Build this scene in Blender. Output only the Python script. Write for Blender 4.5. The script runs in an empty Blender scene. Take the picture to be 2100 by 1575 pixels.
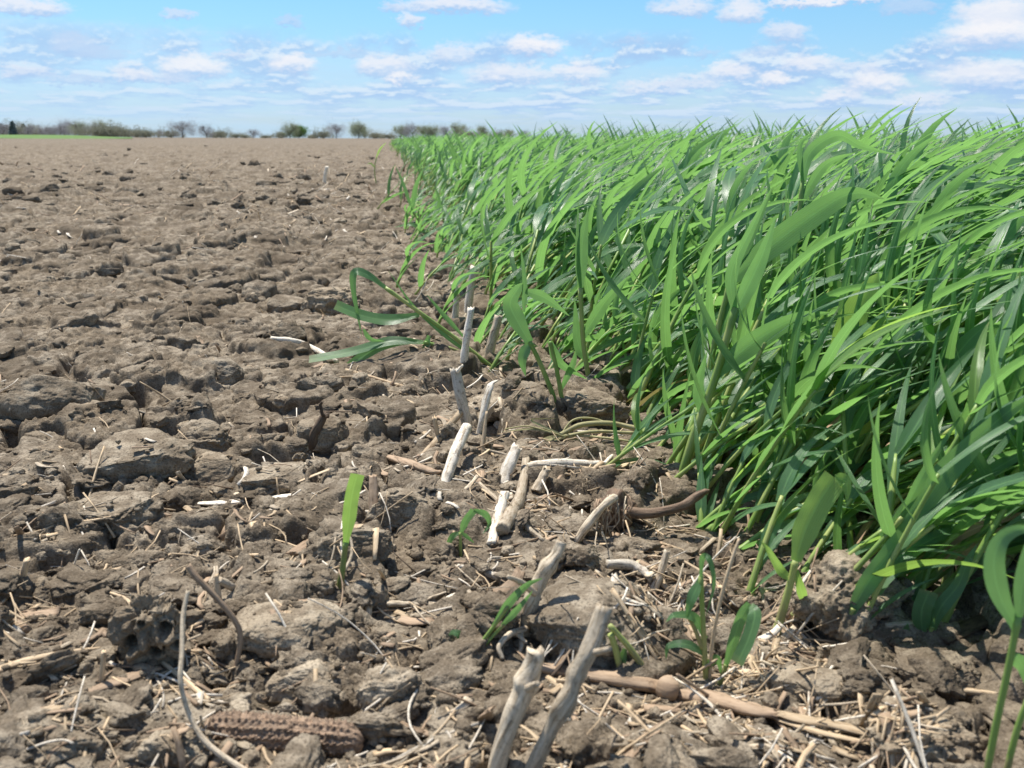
import bpy, bmesh, math, random
import numpy as np
from mathutils import Vector, Matrix

random.seed(11)
RNG = np.random.default_rng(11)
SC = bpy.context.scene
COL = SC.collection
rad = math.radians

# ------------------------------------------------------------------ camera
CAM_H, YAW, PITCH, ROLL, FPX = 0.25, 7.0, 13.72, 0.25, 2060.0
cam = bpy.data.cameras.new('camera')
cam.sensor_width = 36.0
cam.lens = FPX / 2100 * 36.0
cam.clip_start, cam.clip_end = 0.02, 5000
cam.dof.use_dof = True
cam.dof.focus_distance = 0.92
cam.dof.aperture_fstop = 20.0
cam_o = bpy.data.objects.new('camera', cam)
COL.objects.link(cam_o)
CAM_R = (Matrix.Rotation(rad(-YAW), 3, 'Z') @ Matrix.Rotation(rad(90 - PITCH), 3, 'X') @ Matrix.Rotation(rad(ROLL), 3, 'Z'))
cam_o.matrix_world = Matrix.Translation((0, 0, CAM_H)) @ CAM_R.to_4x4()
SC.camera = cam_o

# ------------------------------------------------------------------ light, sky, exposure
SUN_EL, SUN_AZ = 66.0, -30.0      # high, beyond the field and a little to the left; azimuth counted from +Y towards +X
sun = bpy.data.lights.new('sun', 'SUN')
sun.energy, sun.angle, sun.color = 4.6, rad(0.5), (1.0, 0.95, 0.87)
sun_o = bpy.data.objects.new('sun', sun)
COL.objects.link(sun_o)
sdir = Vector((math.sin(rad(SUN_AZ)) * math.cos(rad(SUN_EL)), math.cos(rad(SUN_AZ)) * math.cos(rad(SUN_EL)), math.sin(rad(SUN_EL))))
sun_o.rotation_euler = sdir.to_track_quat('Z', 'Y').to_euler()
sun_o.location = sdir * 50

SC.view_settings.view_transform = 'Standard'
SC.view_settings.look = 'None'
SC.view_settings.gamma = 1.0
SC.view_settings.exposure = 0.62
SC.view_settings.use_curve_mapping = False
SC.cycles.max_bounces = 6
SC.cycles.diffuse_bounces = 3
SC.cycles.glossy_bounces = 2
SC.cycles.transmission_bounces = 4
SC.cycles.transparent_max_bounces = 4
SC.cycles.use_adaptive_sampling = True
SC.cycles.adaptive_threshold = 0.015


def ray(px, py):
    return CAM_R @ Vector(((px - 1050) / FPX, -(py - 787.5) / FPX, -1.0))


FWD = Vector((math.sin(rad(YAW)), math.cos(rad(YAW)), 0))
CAMP = Vector((0, 0, CAM_H))


class NT:
    """small helper to wire node trees"""
    def __init__(self, tree):
        self.t = tree
        tree.nodes.clear()

    def n(self, typ, **kw):
        nd = self.t.nodes.new(typ)
        for k, v in kw.items():
            if k == 'inp':
                for a, b in v.items():
                    self.put(nd.inputs[a], b)
            else:
                setattr(nd, k, v)
        return nd

    def put(self, sock, v):
        if isinstance(v, bpy.types.NodeSocket):
            self.t.links.new(v, sock)
        else:
            sock.default_value = v

    def m(self, op, a, b=None, c=None, clamp=False):
        nd = self.t.nodes.new('ShaderNodeMath')
        nd.operation = op
        nd.use_clamp = clamp
        for i, v in enumerate((a, b, c)):
            if v is not None:
                self.put(nd.inputs[i], v)
        return nd.outputs[0]

    def mix(self, f, a, b, typ='MIX'):
        nd = self.t.nodes.new('ShaderNodeMix')
        nd.data_type = 'RGBA'
        nd.blend_type = typ
        for s, v in ((nd.inputs[0], f), (nd.inputs[6], a), (nd.inputs[7], b)):
            if isinstance(v, tuple) and len(v) == 3:
                v = (*v, 1)
            self.put(s, v)
        return nd.outputs[2]

    def ramp(self, x, a, b, lo=0.0, hi=1.0, smooth=True):
        nd = self.t.nodes.new('ShaderNodeMapRange')
        nd.interpolation_type = 'SMOOTHSTEP' if smooth else 'LINEAR'
        for i, v in enumerate((x, a, b, lo, hi)):
            self.put(nd.inputs[i], v)
        return nd.outputs[0]

    def noise(self, vec, scale, detail=2.0, rough=0.5, dist=0.0):
        nd = self.n('ShaderNodeTexNoise', inp={'Vector': vec, 'Scale': scale, 'Detail': detail, 'Roughness': rough, 'Distortion': dist})
        return nd


def build_world():
    w = bpy.data.worlds.new('World')
    SC.world = w
    w.use_nodes = True
    w.cycles.sampling_method = 'MANUAL'
    w.cycles.sample_map_resolution = 512
    t = NT(w.node_tree)
    tc = t.n('ShaderNodeTexCoord')
    gen = tc.outputs['Generated']
    sky = t.n('ShaderNodeTexSky', sky_type='NISHITA', sun_disc=False, sun_elevation=rad(SUN_EL), sun_rotation=rad(SUN_AZ),
              altitude=200, air_density=1.0, dust_density=0.6, ozone_density=1.5)
    sep = t.n('ShaderNodeSeparateXYZ', inp={0: gen})
    az = t.m('MULTIPLY', t.m('ARCTAN2', sep.outputs[0], sep.outputs[1]), 57.2958)
    el = t.m('MULTIPLY', t.m('ARCSINE', sep.outputs[2]), 57.2958)
    # clear air: the Nishita sky, its pale rim near the horizon brought to the clean spring blue of the place
    tint = t.mix(t.ramp(el, 0.0, 8.5), (0.58, 0.72, 1.02), (0.52, 0.80, 0.95))
    tint = t.mix(t.ramp(el, 9.0, 40.0), tint, (1.0, 1.0, 1.0))
    col = t.mix(1.0, sky.outputs[0], tint, 'MULTIPLY')
    K = 10.0 / 2 ** SC.view_settings.exposure    # cloud colours are divided by the background strength 0.1
    comb = lambda a, b: t.n('ShaderNodeCombineXYZ', inp={0: a, 1: b, 2: 0.0}).outputs[0]
    flat = comb(az, t.m('MULTIPLY', el, 2.3))
    n1 = t.noise(flat, 0.75, 5.0, 0.6)
    n2 = t.noise(flat, 2.6, 4.0, 0.6)
    sc1 = t.n('ShaderNodeSeparateColor', inp={0: n1.outputs[1]})
    sc2 = t.n('ShaderNodeSeparateColor', inp={0: n2.outputs[1]})
    wa = t.m('ADD', t.m('MULTIPLY', t.m('SUBTRACT', sc1.outputs[0], 0.5), 2.2), t.m('MULTIPLY', t.m('SUBTRACT', sc2.outputs[0], 0.5), 1.0))
    we = t.m('ADD', t.m('MULTIPLY', t.m('SUBTRACT', sc1.outputs[1], 0.5), 0.9), t.m('MULTIPLY', t.m('SUBTRACT', sc2.outputs[1], 0.5), 0.9))
    azw = t.m('ADD', az, wa)
    elw = t.m('ADD', el, we)

    def ang(px, py):
        d = ray(px, py).normalized()
        return math.degrees(math.atan2(d.x, d.y)), math.degrees(math.asin(d.z))
    # thin veil of high cloud, thickest towards the left of the field
    vn = t.noise(comb(t.m('MULTIPLY', az, 0.10), t.m('MULTIPLY', el, 0.9)), 1.6, 5.0, 0.6)
    edge = t.m('SUBTRACT', t.m('SUBTRACT', 6.2, t.m('MULTIPLY', t.m('ADD', az, 20.0), 0.062)), elw)
    veil = t.m('MULTIPLY', t.ramp(edge, -0.15, 0.7), t.ramp(vn.outputs[0], 0.30, 0.62, 0.30, 0.72))
    veil = t.m('MULTIPLY', veil, t.ramp(az, -12.0, 22.0, 1.0, 0.72))
    col = t.mix(veil, col, (0.53 * K, 0.76 * K, 0.96 * K))
    # ragged rows of distant cumulus: noise in a perspective of flat layers
    rows = t.m('DIVIDE', 30.0, t.m('ADD', el, 1.2))
    def rowmask(off, seed):
        rr = t.m('DIVIDE', 30.0, t.m('ADD', t.m('ADD', el, off), 1.2))
        v = comb(t.m('ADD', t.m('MULTIPLY', az, 0.26), seed), t.m('MULTIPLY', rr, 0.55))
        return t.noise(v, 1.0, 5.0, 0.62).outputs[0]
    m0 = rowmask(0.0, 3.1)
    m1 = rowmask(0.22, 3.1)
    band = t.m('MULTIPLY', t.ramp(el, 0.3, 1.6), t.ramp(el, 4.6, 5.9, 1.0, 0.0))
    band = t.m('MULTIPLY', band, t.ramp(az, -18.0, 12.0, 0.75, 1.0))
    rm = t.m('MULTIPLY', t.ramp(m0, 0.40, 0.58), band)
    top = t.ramp(t.m('SUBTRACT', m0, m1), -0.02, 0.08)
    rc = t.mix(top, (0.40 * K, 0.60 * K, 0.90 * K), (0.74 * K, 0.85 * K, 0.97 * K))
    rc = t.mix(t.ramp(el, 0.4, 3.0, 0.65, 0.0), rc, (0.52 * K, 0.70 * K, 0.94 * K))
    col = t.mix(t.m('MULTIPLY', rm, 0.88), col, rc)
    # the single cumulus clouds that stand out: place, half width, half height, how sunlit
    CL = [(55, 10, 72, 17, .8), (370, 30, 30, 9, .4), (590, 44, 28, 11, .15), (808, 14, 32, 10, .4), (930, 8, 112, 15, .8), (838, 40, 24, 14, .7),
          (1096, 92, 58, 20, .95), (1400, 12, 62, 14, .7), (1522, 20, 44, 20, .8), (1690, 2, 125, 8, .9), (1612, 62, 42, 17, .6), (1862, 12, 52, 12, .15),
          (2040, 18, 72, 25, .9), (2030, 64, 88, 30, 1.0), (150, 90, 48, 22, .2), (215, 108, 42, 13, .1), (400, 134, 62, 22, 1.0), (475, 112, 34, 9, .5),
          (275, 150, 36, 14, .8), (600, 128, 50, 20, 1.0), (695, 110, 52, 8, .1), (785, 132, 58, 19, .9), (930, 108, 48, 18, .7), (1050, 150, 95, 17, .8),
          (1300, 78, 30, 8, .1), (1450, 105, 26, 9, .1), (1570, 103, 42, 10, .1), (1665, 130, 62, 17, .85), (1762, 136, 42, 11, .6), (1930, 130, 46, 9, .1),
          (1492, 146, 52, 16, .9), (1582, 162, 30, 14, 1.0), (1800, 166, 58, 22, 1.0), (2010, 152, 95, 24, .9), (1190, 148, 62, 17, .9), (1420, 170, 60, 10, .6),
          (50, 148, 46, 10, .6), (150, 162, 60, 9, .3), (1330, 178, 70, 10, .7), (1720, 195, 48, 14, .8), (1890, 205, 60, 12, .7), (820, 158, 40, 9, 1.0), (330, 160, 55, 8, .4)]
    for px, py, hw, hh, lit in CL:
        a0, e0 = ang(px, py + hh * .5)
        w_, h_ = math.degrees(hw / FPX) * 1.12, math.degrees(hh / FPX)
        dx = t.m('MULTIPLY', t.m('SUBTRACT', azw, a0), 1 / w_)
        dy = t.m('MULTIPLY', t.m('SUBTRACT', elw, e0), 1 / (h_ * 1.6))
        dyb = t.m('MULTIPLY', t.m('MINIMUM', dy, 0.0), 1.7)         # a flatter base
        yy = t.m('ADD', t.m('MAXIMUM', dy, 0.0), dyb)
        r2 = t.m('ADD', t.m('MULTIPLY', dx, dx), t.m('MULTIPLY', yy, yy))
        mask = t.ramp(r2, 0.15, 1.2, 1.0, 0.0)
        cc = t.mix(t.ramp(dy, -0.45, 0.35), (0.42 * K, 0.61 * K, 0.90 * K), (0.49 * K + .44 * K * lit, 0.66 * K + .27 * K * lit, 0.92 * K + .05 * K * lit))
        col = t.mix(t.m('MULTIPLY', mask, (0.62 + .36 * lit) * (.85 if py > 100 else 1)), col, cc)
    bg = t.n('ShaderNodeBackground', inp={'Color': col, 'Strength': 0.1})
    out = t.n('ShaderNodeOutputWorld', inp={0: bg.outputs[0]})


build_world()

# ------------------------------------------------------------------ noise on arrays


def _h(ix, iy, iz, seed):
    with np.errstate(over='ignore'):
        n = (ix.astype(np.uint32) * np.uint32(374761393) + iy.astype(np.uint32) * np.uint32(668265263)
             + iz.astype(np.uint32) * np.uint32(2147483647) + np.uint32((seed * 2654435761) & 0xffffffff))
        n = (n ^ (n >> np.uint32(13))) * np.uint32(1274126177)
        n = (n ^ (n >> np.uint32(16))) * np.uint32(2246822519)
        n = n ^ (n >> np.uint32(15))
    return n.astype(np.float32) * np.float32(1 / 4294967296.0)


def vn2(x, y, seed=0):
    """smooth noise in -1..1"""
    fx, fy = np.floor(x), np.floor(y)
    ix, iy = fx.astype(np.int64), fy.astype(np.int64)
    z = np.zeros_like(ix)
    u, v = (x - fx).astype(np.float32), (y - fy).astype(np.float32)

    def g(a, b):
        th = _h(ix + a, iy + b, z, seed) * np.float32(6.2831853)
        return np.cos(th) * (u - a) + np.sin(th) * (v - b)
    su, sv = u * u * u * (u * (u * 6 - 15) + 10), v * v * v * (v * (v * 6 - 15) + 10)
    a = g(0, 0) * (1 - su) + g(1, 0) * su
    b = g(0, 1) * (1 - su) + g(1, 1) * su
    return (a * (1 - sv) + b * sv) * 1.5


def fbm2(x, y, o=4, seed=0, r=.5):
    s, a = 0, 1.0
    for k in range(o):
        s = s + a * vn2(x * 2 ** k + 17.3 * k, y * 2 ** k - 9.1 * k, seed + k)
        a *= r
    return s


def vn3(p, seed=0):
    f = np.floor(p)
    i = f.astype(np.int64)
    u = (p - f).astype(np.float32)
    s = u * u * (3 - 2 * u)
    r = 0
    for a in (0, 1):
        for b in (0, 1):
            for c in (0, 1):
                w = (s[:, 0] if a else 1 - s[:, 0]) * (s[:, 1] if b else 1 - s[:, 1]) * (s[:, 2] if c else 1 - s[:, 2])
                r = r + w * (_h(i[:, 0] + a, i[:, 1] + b, i[:, 2] + c, seed) * 2 - 1)
    return r


def fbm3(p, o=3, seed=0, r=.5):
    s, a = 0, 1.0
    for k in range(o):
        s = s + a * vn3(p * 2 ** k + 5.7 * k, seed + 31 * k)
        a *= r
    return s


def worley(x, y, seed):
    fx, fy = np.floor(x), np.floor(y)
    ix, iy = fx.astype(np.int64), fy.astype(np.int64)
    z = np.zeros_like(ix)
    d1 = np.full(x.shape, 9., np.float32); d2 = d1.copy()
    rx = np.zeros(x.shape, np.float32); ry = rx.copy(); cid = rx.copy(); ci2 = rx.copy()
    for a in (-1, 0, 1):
        for b in (-1, 0, 1):
            ox = _h(ix + a, iy + b, z, seed); oy = _h(ix + a, iy + b, z, seed + 77)
            ex = (x - (fx + a + ox)).astype(np.float32); ey = (y - (fy + b + oy)).astype(np.float32)
            d = np.sqrt(ex * ex + ey * ey)
            near = d < d1
            d2 = np.where(near, d1, np.minimum(d2, d))
            h = _h(ix + a, iy + b, z, seed + 191); h2 = _h(ix + a, iy + b, z, seed + 313)
            rx = np.where(near, ex, rx); ry = np.where(near, ey, ry); cid = np.where(near, h, cid); ci2 = np.where(near, h2, ci2)
            d1 = np.where(near, d, d1)
    return d1, d2, cid, ci2, rx, ry


def sst(x, a, b):
    t = np.clip((x - a) / (b - a), 0, 1)
    return t * t * (3 - 2 * t)


def ground(x, y, full=True):
    """height of the tilled soil, and the sideways push that makes clods overhang their cracks"""
    x = np.asarray(x, np.float64); y = np.asarray(y, np.float64)
    r = np.sqrt(x * x + y * y)
    z = .012 * fbm2(x * 2.3, y * 2.3, 2, 3) + .008 * fbm2(x * 8, y * 8, 3, 9)
    wx = x + .010 * fbm2(x * 22, y * 22, 3, 21); wy = y + .010 * fbm2(x * 22 + 40, y * 22, 3, 22)
    dx = np.zeros_like(x); dy = np.zeros_like(x)
    for (cell, amp, seed, lo, hi, push, far) in ((.26, .028, 5, .0, .40, .0, 1), (.085, .0185, 41, .01, .26, .16, 0), (.034, .0080, 59, .0, .28, .18, 0), (.0125, .0017, 83, .0, .40, .12, -1)):
        d1, d2, c, c2, rx, ry = worley(wx / cell, wy / cell, seed)
        e = sst(d2 - d1, lo, hi) * sst(c, .18, .75)
        w = sst(r, 1.2, 3.5) if far == 1 else (1 - .25 * sst(r, 2.5, 9.0) if far == 0 else 1 - sst(r, 1.5, 4.0))
        dome = (1 - .55 * d1 * d1) + ((c2 - .5) * rx + (c - .5) * ry) * 1.1
        z = z + amp * w * e * dome * (.35 + .9 * c2)
        if push:
            dx = dx + rx * cell * push * e * w
            dy = dy + ry * cell * push * e * w
    # holes and cracks between crumbs
    z = z - .022 * sst(vn2(x * 17, y * 17, 131), .42, .72) * (1 - sst(r, 3, 8))
    z = z - .004 * sst(vn2(x * 62, y * 62, 137), .35, .62) * (1 - sst(r, 1.5, 4))
    rough = sst(vn2(x * 14, y * 14, 150), -.35, .45)
    z = z + (.0030 * fbm2(x * 120, y * 120, 4, 160, .62) * (.25 + .95 * rough)) * (1 - sst(r, 1.5, 4))
    # trodden places where stalks, stubs and the cob lie: less relief there
    if full and len(PRESS):
        near = r < 2.2
        xs, ys = x[near], y[near]
        w = np.zeros(xs.shape)
        for (qx, qy, qr) in PRESS:
            k = (np.abs(xs - qx) < 2.2 * qr) & (np.abs(ys - qy) < 2.2 * qr)
            if k.any():
                w[k] = np.maximum(w[k], np.exp(-((xs[k] - qx) ** 2 + (ys[k] - qy) ** 2) / (qr * qr)))
        lo_z = .012 * fbm2(xs * 2.3, ys * 2.3, 2, 3) + .0045 * fbm2(xs * 16, ys * 16, 3, 9) + .0022 * fbm2(xs * 70, ys * 70, 4, 15, .6) + .0035
        w = .88 * w
        z[near] = z[near] * (1 - w) + lo_z * w
        dx[near] *= 1 - w; dy[near] *= 1 - w
    return z - .012, dx, dy


def G(px, py, z=0.0):
    d = ray(px, py)
    t = (z - CAM_H) / d.z
    return Vector((d.x * t, d.y * t, z))


PRESS = []
for (ax_, ay_, bx_, by_, rr_) in ((1108, 1372, 1795, 1512, .024), (1170, 1085, 1450, 1050, .026), (1010, 1118, 1080, 950, .02), (383, 1030, 610, 1020, .016), (345, 1008, 396, 1052, .012), (790, 1240, 940, 1242, .016), (818, 1272, 888, 1272, .014),
                              (400, 1510, 760, 1530, .022), (300, 1350, 340, 1350, .026), (1040, 895, 1310, 895, .02), (640, 918, 640, 922, .016), (890, 910, 1025, 890, .022), (915, 985, 960, 880, .02), (983, 992, 1117, 1110, .016),
                              (1080, 960, 1245, 955, .018), (371, 1400, 515, 1590, .016), (482, 1385, 482, 1390, .016), (600, 1135, 680, 1082, .016), (765, 1058, 808, 1083, .014), (1245, 1160, 1336, 1190, .012), (938, 1165, 1030, 1184, .014),
                              (556, 694, 690, 742, .02), (667, 747, 855, 800, .016), (800, 945, 945, 900, .02), (-30, 1370, 205, 1330, .02), (0, 1275, 58, 1290, .016), (180, 1415, 320, 1372, .018), (325, 1355, 430, 1438, .012), (1815, 1285, 1906, 1280, .014),
                              (1930, 1312, 2030, 1262, .016), (1830, 1420, 2045, 1425, .014), (1553, 1430, 1642, 1530, .012), (950, 742, 1005, 745, .02), (945, 1146, 1000, 1100, .02), (697, 1208, 697, 1210, .018), (1446, 1400, 1490, 1405, .016), (1592, 1297, 1650, 1250, .014),
                              (965, 1346, 1085, 1300, .018), (1015, 1590, 1170, 1560, .02), (775, 1495, 866, 1510, .012)):
    for q_ in np.linspace(0, 1, 2 + int(math.hypot(bx_ - ax_, by_ - ay_) / 45)):
        P_ = G(ax_ + (bx_ - ax_) * q_, ay_ + (by_ - ay_) * q_)
        PRESS.append((P_.x, P_.y, rr_))


def gz(x, y):
    return float(ground(np.array([x]), np.array([y]))[0][0])


CLODS = []      # (x, y, z, a, b, c, rot) of the big clods, so that litter can lie on them


def hfull(x, y):
    x = np.asarray(x, float); y = np.asarray(y, float)
    z = ground(x, y)[0]
    for (cx, cy, cz, a, b, c, rt) in CLODS:
        ca, sa = math.cos(rt), math.sin(rt)
        u = ((x - cx) * ca + (y - cy) * sa) / a; v = (-(x - cx) * sa + (y - cy) * ca) / b
        q = 1 - u * u - v * v
        z = np.where(q > 0, np.maximum(z, cz + .84 * c * np.sqrt(np.maximum(q, 0))), z)
    return z


TS = np.concatenate([np.geomspace(.3, 4, 1400), np.geomspace(4.02, 60, 300)])


def hit(px, py, f=hfull):
    """where the view ray through a point of the soil meets it"""
    d = ray(px, py)
    X = d.x * TS; Y = d.y * TS; Z = CAM_H + d.z * TS
    below = np.nonzero(Z < f(X, Y))[0]
    t = TS[below[0]] if len(below) else -CAM_H / d.z
    return Vector((d.x * t, d.y * t, CAM_H + d.z * t))


def V(base, px, py, dy=0.0):
    """point of the upright plane through base (dy farther away) seen at px, py"""
    d = ray(px, py)
    t = ((base + FWD * dy) - CAMP).dot(FWD) / d.dot(FWD)
    return CAMP + d * t


def mpp(p):
    return (p - CAMP).dot(FWD) / FPX

# ------------------------------------------------------------------ mesh building


class MB:
    def __init__(self):
        self.v = []; self.f = {}; self.uv = []; self.t = []; self.n = 0

    def add(self, verts, faces, uv=None, tint=.5):
        verts = np.asarray(verts, np.float32).reshape(-1, 3)
        k = len(verts)
        self.v.append(verts)
        self.uv.append(np.zeros((k, 2), np.float32) if uv is None else np.asarray(uv, np.float32))
        self.t.append(np.full(k, tint, np.float32) if np.isscalar(tint) else np.asarray(tint, np.float32))
        for fa in (faces if isinstance(faces, list) else [faces]):
            fa = np.asarray(fa, np.int32)
            self.f.setdefault(fa.shape[1], []).append(fa + self.n)
        self.n += k

    def merge(self, other, M=None, tint_add=0.0):
        V_ = np.concatenate(other.v)
        if M is not None:
            V_ = V_ @ M[:3, :3].T + M[:3, 3]
        off = self.n
        self.v.append(V_.astype(np.float32)); self.uv.append(np.concatenate(other.uv)); self.t.append(np.concatenate(other.t) + np.float32(tint_add))
        for s, l in other.f.items():
            self.f.setdefault(s, []).append(np.concatenate(l) + off)
        self.n += len(V_)

    def mesh(self, name):
        me = bpy.data.meshes.new(name)
        v = np.concatenate(self.v)
        loops, starts, pos = [], [], 0
        for s, l in self.f.items():
            fa = np.concatenate(l)
            loops.append(fa.ravel())
            starts.append(pos + np.arange(len(fa), dtype=np.int32) * s)
            pos += fa.size
        loops = np.concatenate(loops).astype(np.int32); starts = np.concatenate(starts).astype(np.int32)
        me.vertices.add(len(v)); me.vertices.foreach_set('co', v.ravel())
        me.loops.add(len(loops)); me.loops.foreach_set('vertex_index', loops)
        me.polygons.add(len(starts)); me.polygons.foreach_set('loop_start', starts)
        me.polygons.foreach_set('use_smooth', np.ones(len(starts), bool))
        me.update(calc_edges=True)
        uvl = me.uv_layers.new(name='UVMap')
        uvl.data.foreach_set('uv', np.concatenate(self.uv)[loops].ravel())
        at = me.attributes.new('tint', 'FLOAT', 'POINT')
        at.data.foreach_set('value', np.concatenate(self.t))
        return me

    def build(self, name, mat, parent=None):
        me = self.mesh(name)
        me.materials.append(mat)
        return link(name, me, parent)


def link(name, me, parent=None, loc=None):
    o = bpy.data.objects.new(name, me)
    COL.objects.link(o)
    if parent is not None:
        o.parent = parent
    if loc is not None:
        o.location = loc
    return o


def tag(o, label, cat, group=None, kind=None):
    if label: o['label'] = label
    if cat: o['category'] = cat
    if group: o['group'] = group
    if kind: o['kind'] = kind
    return o


def empty(name, loc=(0, 0, 0), label=None, cat=None, group=None):
    o = bpy.data.objects.new(name, None)
    o.empty_display_size = .02
    COL.objects.link(o)
    o.location = loc
    return tag(o, label, cat, group)


def grid_faces(nr, nc, close=False):
    i = np.arange(nr - 1)[:, None]; m = nc if close else nc - 1
    j = np.arange(m)[None, :]; j2 = (j + 1) % nc
    return np.stack([i * nc + j, i * nc + j2, (i + 1) * nc + j2, (i + 1) * nc + j], -1).reshape(-1, 4)


def smooth_path(pts, n):
    """Catmull-Rom through points, n samples"""
    P = np.array([list(p) for p in pts], float)
    if len(P) == 2:
        t = np.linspace(0, 1, n)[:, None]
        return P[0] * (1 - t) + P[1] * t
    Q = np.vstack([2 * P[0] - P[1], P, 2 * P[-1] - P[-2]])
    seg = np.linspace(0, len(P) - 1 - 1e-6, n)
    k = seg.astype(int); u = (seg - k)[:, None]
    a, b, c, d = Q[k], Q[k + 1], Q[k + 2], Q[k + 3]
    return .5 * (2 * b + (c - a) * u + (2 * a - 5 * b + 4 * c - d) * u ** 2 + (3 * b - a - 3 * c + d) * u ** 3)


def frames(P, up=(0, 0, 1)):
    T = np.gradient(P, axis=0)
    T /= np.linalg.norm(T, axis=1)[:, None] + 1e-12
    up = np.array(up, float)
    Sd = np.cross(T, up)
    bad = np.linalg.norm(Sd, axis=1) < .08
    Sd[bad] = np.cross(T[bad], np.array([.3, 1, 0.1]))
    Sd /= np.linalg.norm(Sd, axis=1)[:, None]
    for i in range(1, len(Sd)):
        if Sd[i] @ Sd[i - 1] < 0:
            Sd[i] = -Sd[i]
    N = np.cross(Sd, T)
    return T, Sd, N


def tube(mb, pts, r0, r1=None, n=10, ns=8, aspect=1.0, bumps=.0, tint=.5, jag=0.0, seed=0, knots=(), up=(0, 0, 1), roll=0.0, prof=None):
    """a stick, straw or stem along a path, with closed ends"""
    rg = np.random.default_rng(seed)
    P = smooth_path(pts, n)
    T, Sd, N = frames(P, up)
    s = np.linspace(0, 1, n)
    r1 = r0 if r1 is None else r1
    R = r0 + (r1 - r0) * s
    if prof is not None:
        R = np.interp(s, prof[0], prof[1])
    for k, a, w in knots:
        R = R * (1 + a * np.exp(-((s - k) / w) ** 2))
    th = np.linspace(0, 2 * math.pi, ns, endpoint=False)
    rr = R[:, None] * np.ones(ns)[None]
    if bumps:
        q = np.stack(np.broadcast_arrays(np.cos(th)[None] * 1.2, np.sin(th)[None] * 1.2, s[:, None] * 9), -1).reshape(-1, 3) + seed * 3.1
        rr = rr * (1 + bumps * vn3(q, seed).reshape(n, ns) + bumps * .5 * vn3(q * np.array([3.1, 3.1, .6]), seed + 5).reshape(n, ns))
    c, sn = np.cos(th + roll), np.sin(th + roll)
    ca, sb = rr * c, rr * sn * aspect
    cr, sr = math.cos(roll), math.sin(roll)
    A = ca * cr + sb * sr; B = -ca * sr + sb * cr
    A, B = rr * np.cos(th), rr * aspect * np.sin(th)
    A2 = A * cr - B * sr; B2 = A * sr + B * cr
    VV = P[:, None, :] + A2[..., None] * Sd[:, None, :] + B2[..., None] * N[:, None, :]
    if jag:
        VV[-1] += T[-1] * (rg.uniform(-1, 1, ns) * jag)[:, None]
        VV[0] += T[0] * (rg.uniform(-1, 1, ns) * jag * .5)[:, None]
    L = np.linalg.norm(np.diff(P, axis=0), axis=1).sum()
    u = np.broadcast_to(th / (2 * math.pi), (n, ns)); v = np.broadcast_to((s * L)[:, None], (n, ns))
    uv = np.stack([u, v], -1).reshape(-1, 2)
    verts = np.vstack([VV.reshape(-1, 3), P[0][None] + T[0] * (jag * .1), P[-1][None] - T[-1] * jag * .3])
    uv = np.vstack([uv, [[.5, 0], [.5, L]]])
    j = np.arange(ns); j2 = (j + 1) % ns
    k0, k1 = n * ns, n * ns + 1
    cap = np.vstack([np.stack([j2, j, np.full(ns, k0)], -1), np.stack([(n - 1) * ns + j, (n - 1) * ns + j2, np.full(ns, k1)], -1)])
    mb.add(verts, [grid_faces(n, ns, True), cap], uv, tint)


def ribbon(mb, P, Wd, Sd, N, fold=.12, tint=.5, nc=5, wave=0.0, seed=0):
    """a leaf blade: a strip folded along its midrib"""
    n = len(P)
    c = np.linspace(-1, 1, nc)
    s = np.linspace(0, 1, n)
    wv = wave * np.sin(s * 23 + seed)[:, None] * np.sign(c)[None] * np.abs(c)[None] ** 2
    off = np.abs(c)[None] * (fold * np.ones(n))[:, None] + wv
    VV = P[:, None, :] + (Wd[:, None] * .5 * c[None])[..., None] * Sd[:, None, :] + (Wd[:, None] * .5 * off)[..., None] * N[:, None, :]
    uv = np.stack(np.broadcast_arrays((c[None] + 1) / 2, s[:, None]), -1).reshape(-1, 2)
    mb.add(VV.reshape(-1, 3), grid_faces(n, nc), uv, tint)


_ICO = {}


def ico(k):
    if k not in _ICO:
        bm = bmesh.new()
        bmesh.ops.create_icosphere(bm, subdivisions=k, radius=1)
        bm.verts.ensure_lookup_table()
        v = np.array([x.co[:] for x in bm.verts]); f = np.array([[q.index for q in x.verts] for x in bm.faces])
        bm.free()
        _ICO[k] = (v, f)
    return _ICO[k]


def clod_verts(k, a, b, c, seed, rough=1.0, facets=3, box=.82):
    v, f = ico(k)
    rg = np.random.default_rng(seed)
    p = np.sign(v) * np.abs(v) ** box
    p = p * (1 + .20 * vn3(v * 1.4 + seed, seed) + .12 * rough * vn3(v * 3.1 + seed, seed + 1))[:, None]
    for _ in range(facets):
        nrm = rg.normal(size=3) * np.array([1, 1, .9]); nrm /= np.linalg.norm(nrm)
        if nrm[2] < -.1: nrm[2] *= -1
        dd = rg.uniform(.55, .85)
        ex = np.maximum(0, p @ nrm - dd)
        p = p - ex[:, None] * .85 * nrm[None]
    side = 1 - np.clip(v[:, 2], 0, 1) ** 2 * .65
    det = .050 * fbm3(v * 5 + seed, 2, seed + 3, .6) + .042 * side * fbm3(v * 15 + seed, 3, seed + 5, .65)
    p = p * (1 + .075 * rough * (1 - np.abs(v[:, 2])) * np.sign(vn3(v * 5.2 + seed, seed + 9)) * np.abs(vn3(v * 5.2 + seed, seed + 9)) ** .5)[:, None]
    pit = -.07 * sst(vn3(v * 8.3 + seed, seed + 8), .45, .8)
    p = p * (1 + rough * (det + pit))[:, None]
    return p * np.array([a, b, c]), f

# ------------------------------------------------------------------ materials


def new_mat(name):
    m = bpy.data.materials.new(name)
    m.use_nodes = True
    return m, NT(m.node_tree)


def finish(t, shader):
    t.n('ShaderNodeOutputMaterial', inp={0: shader})


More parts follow.
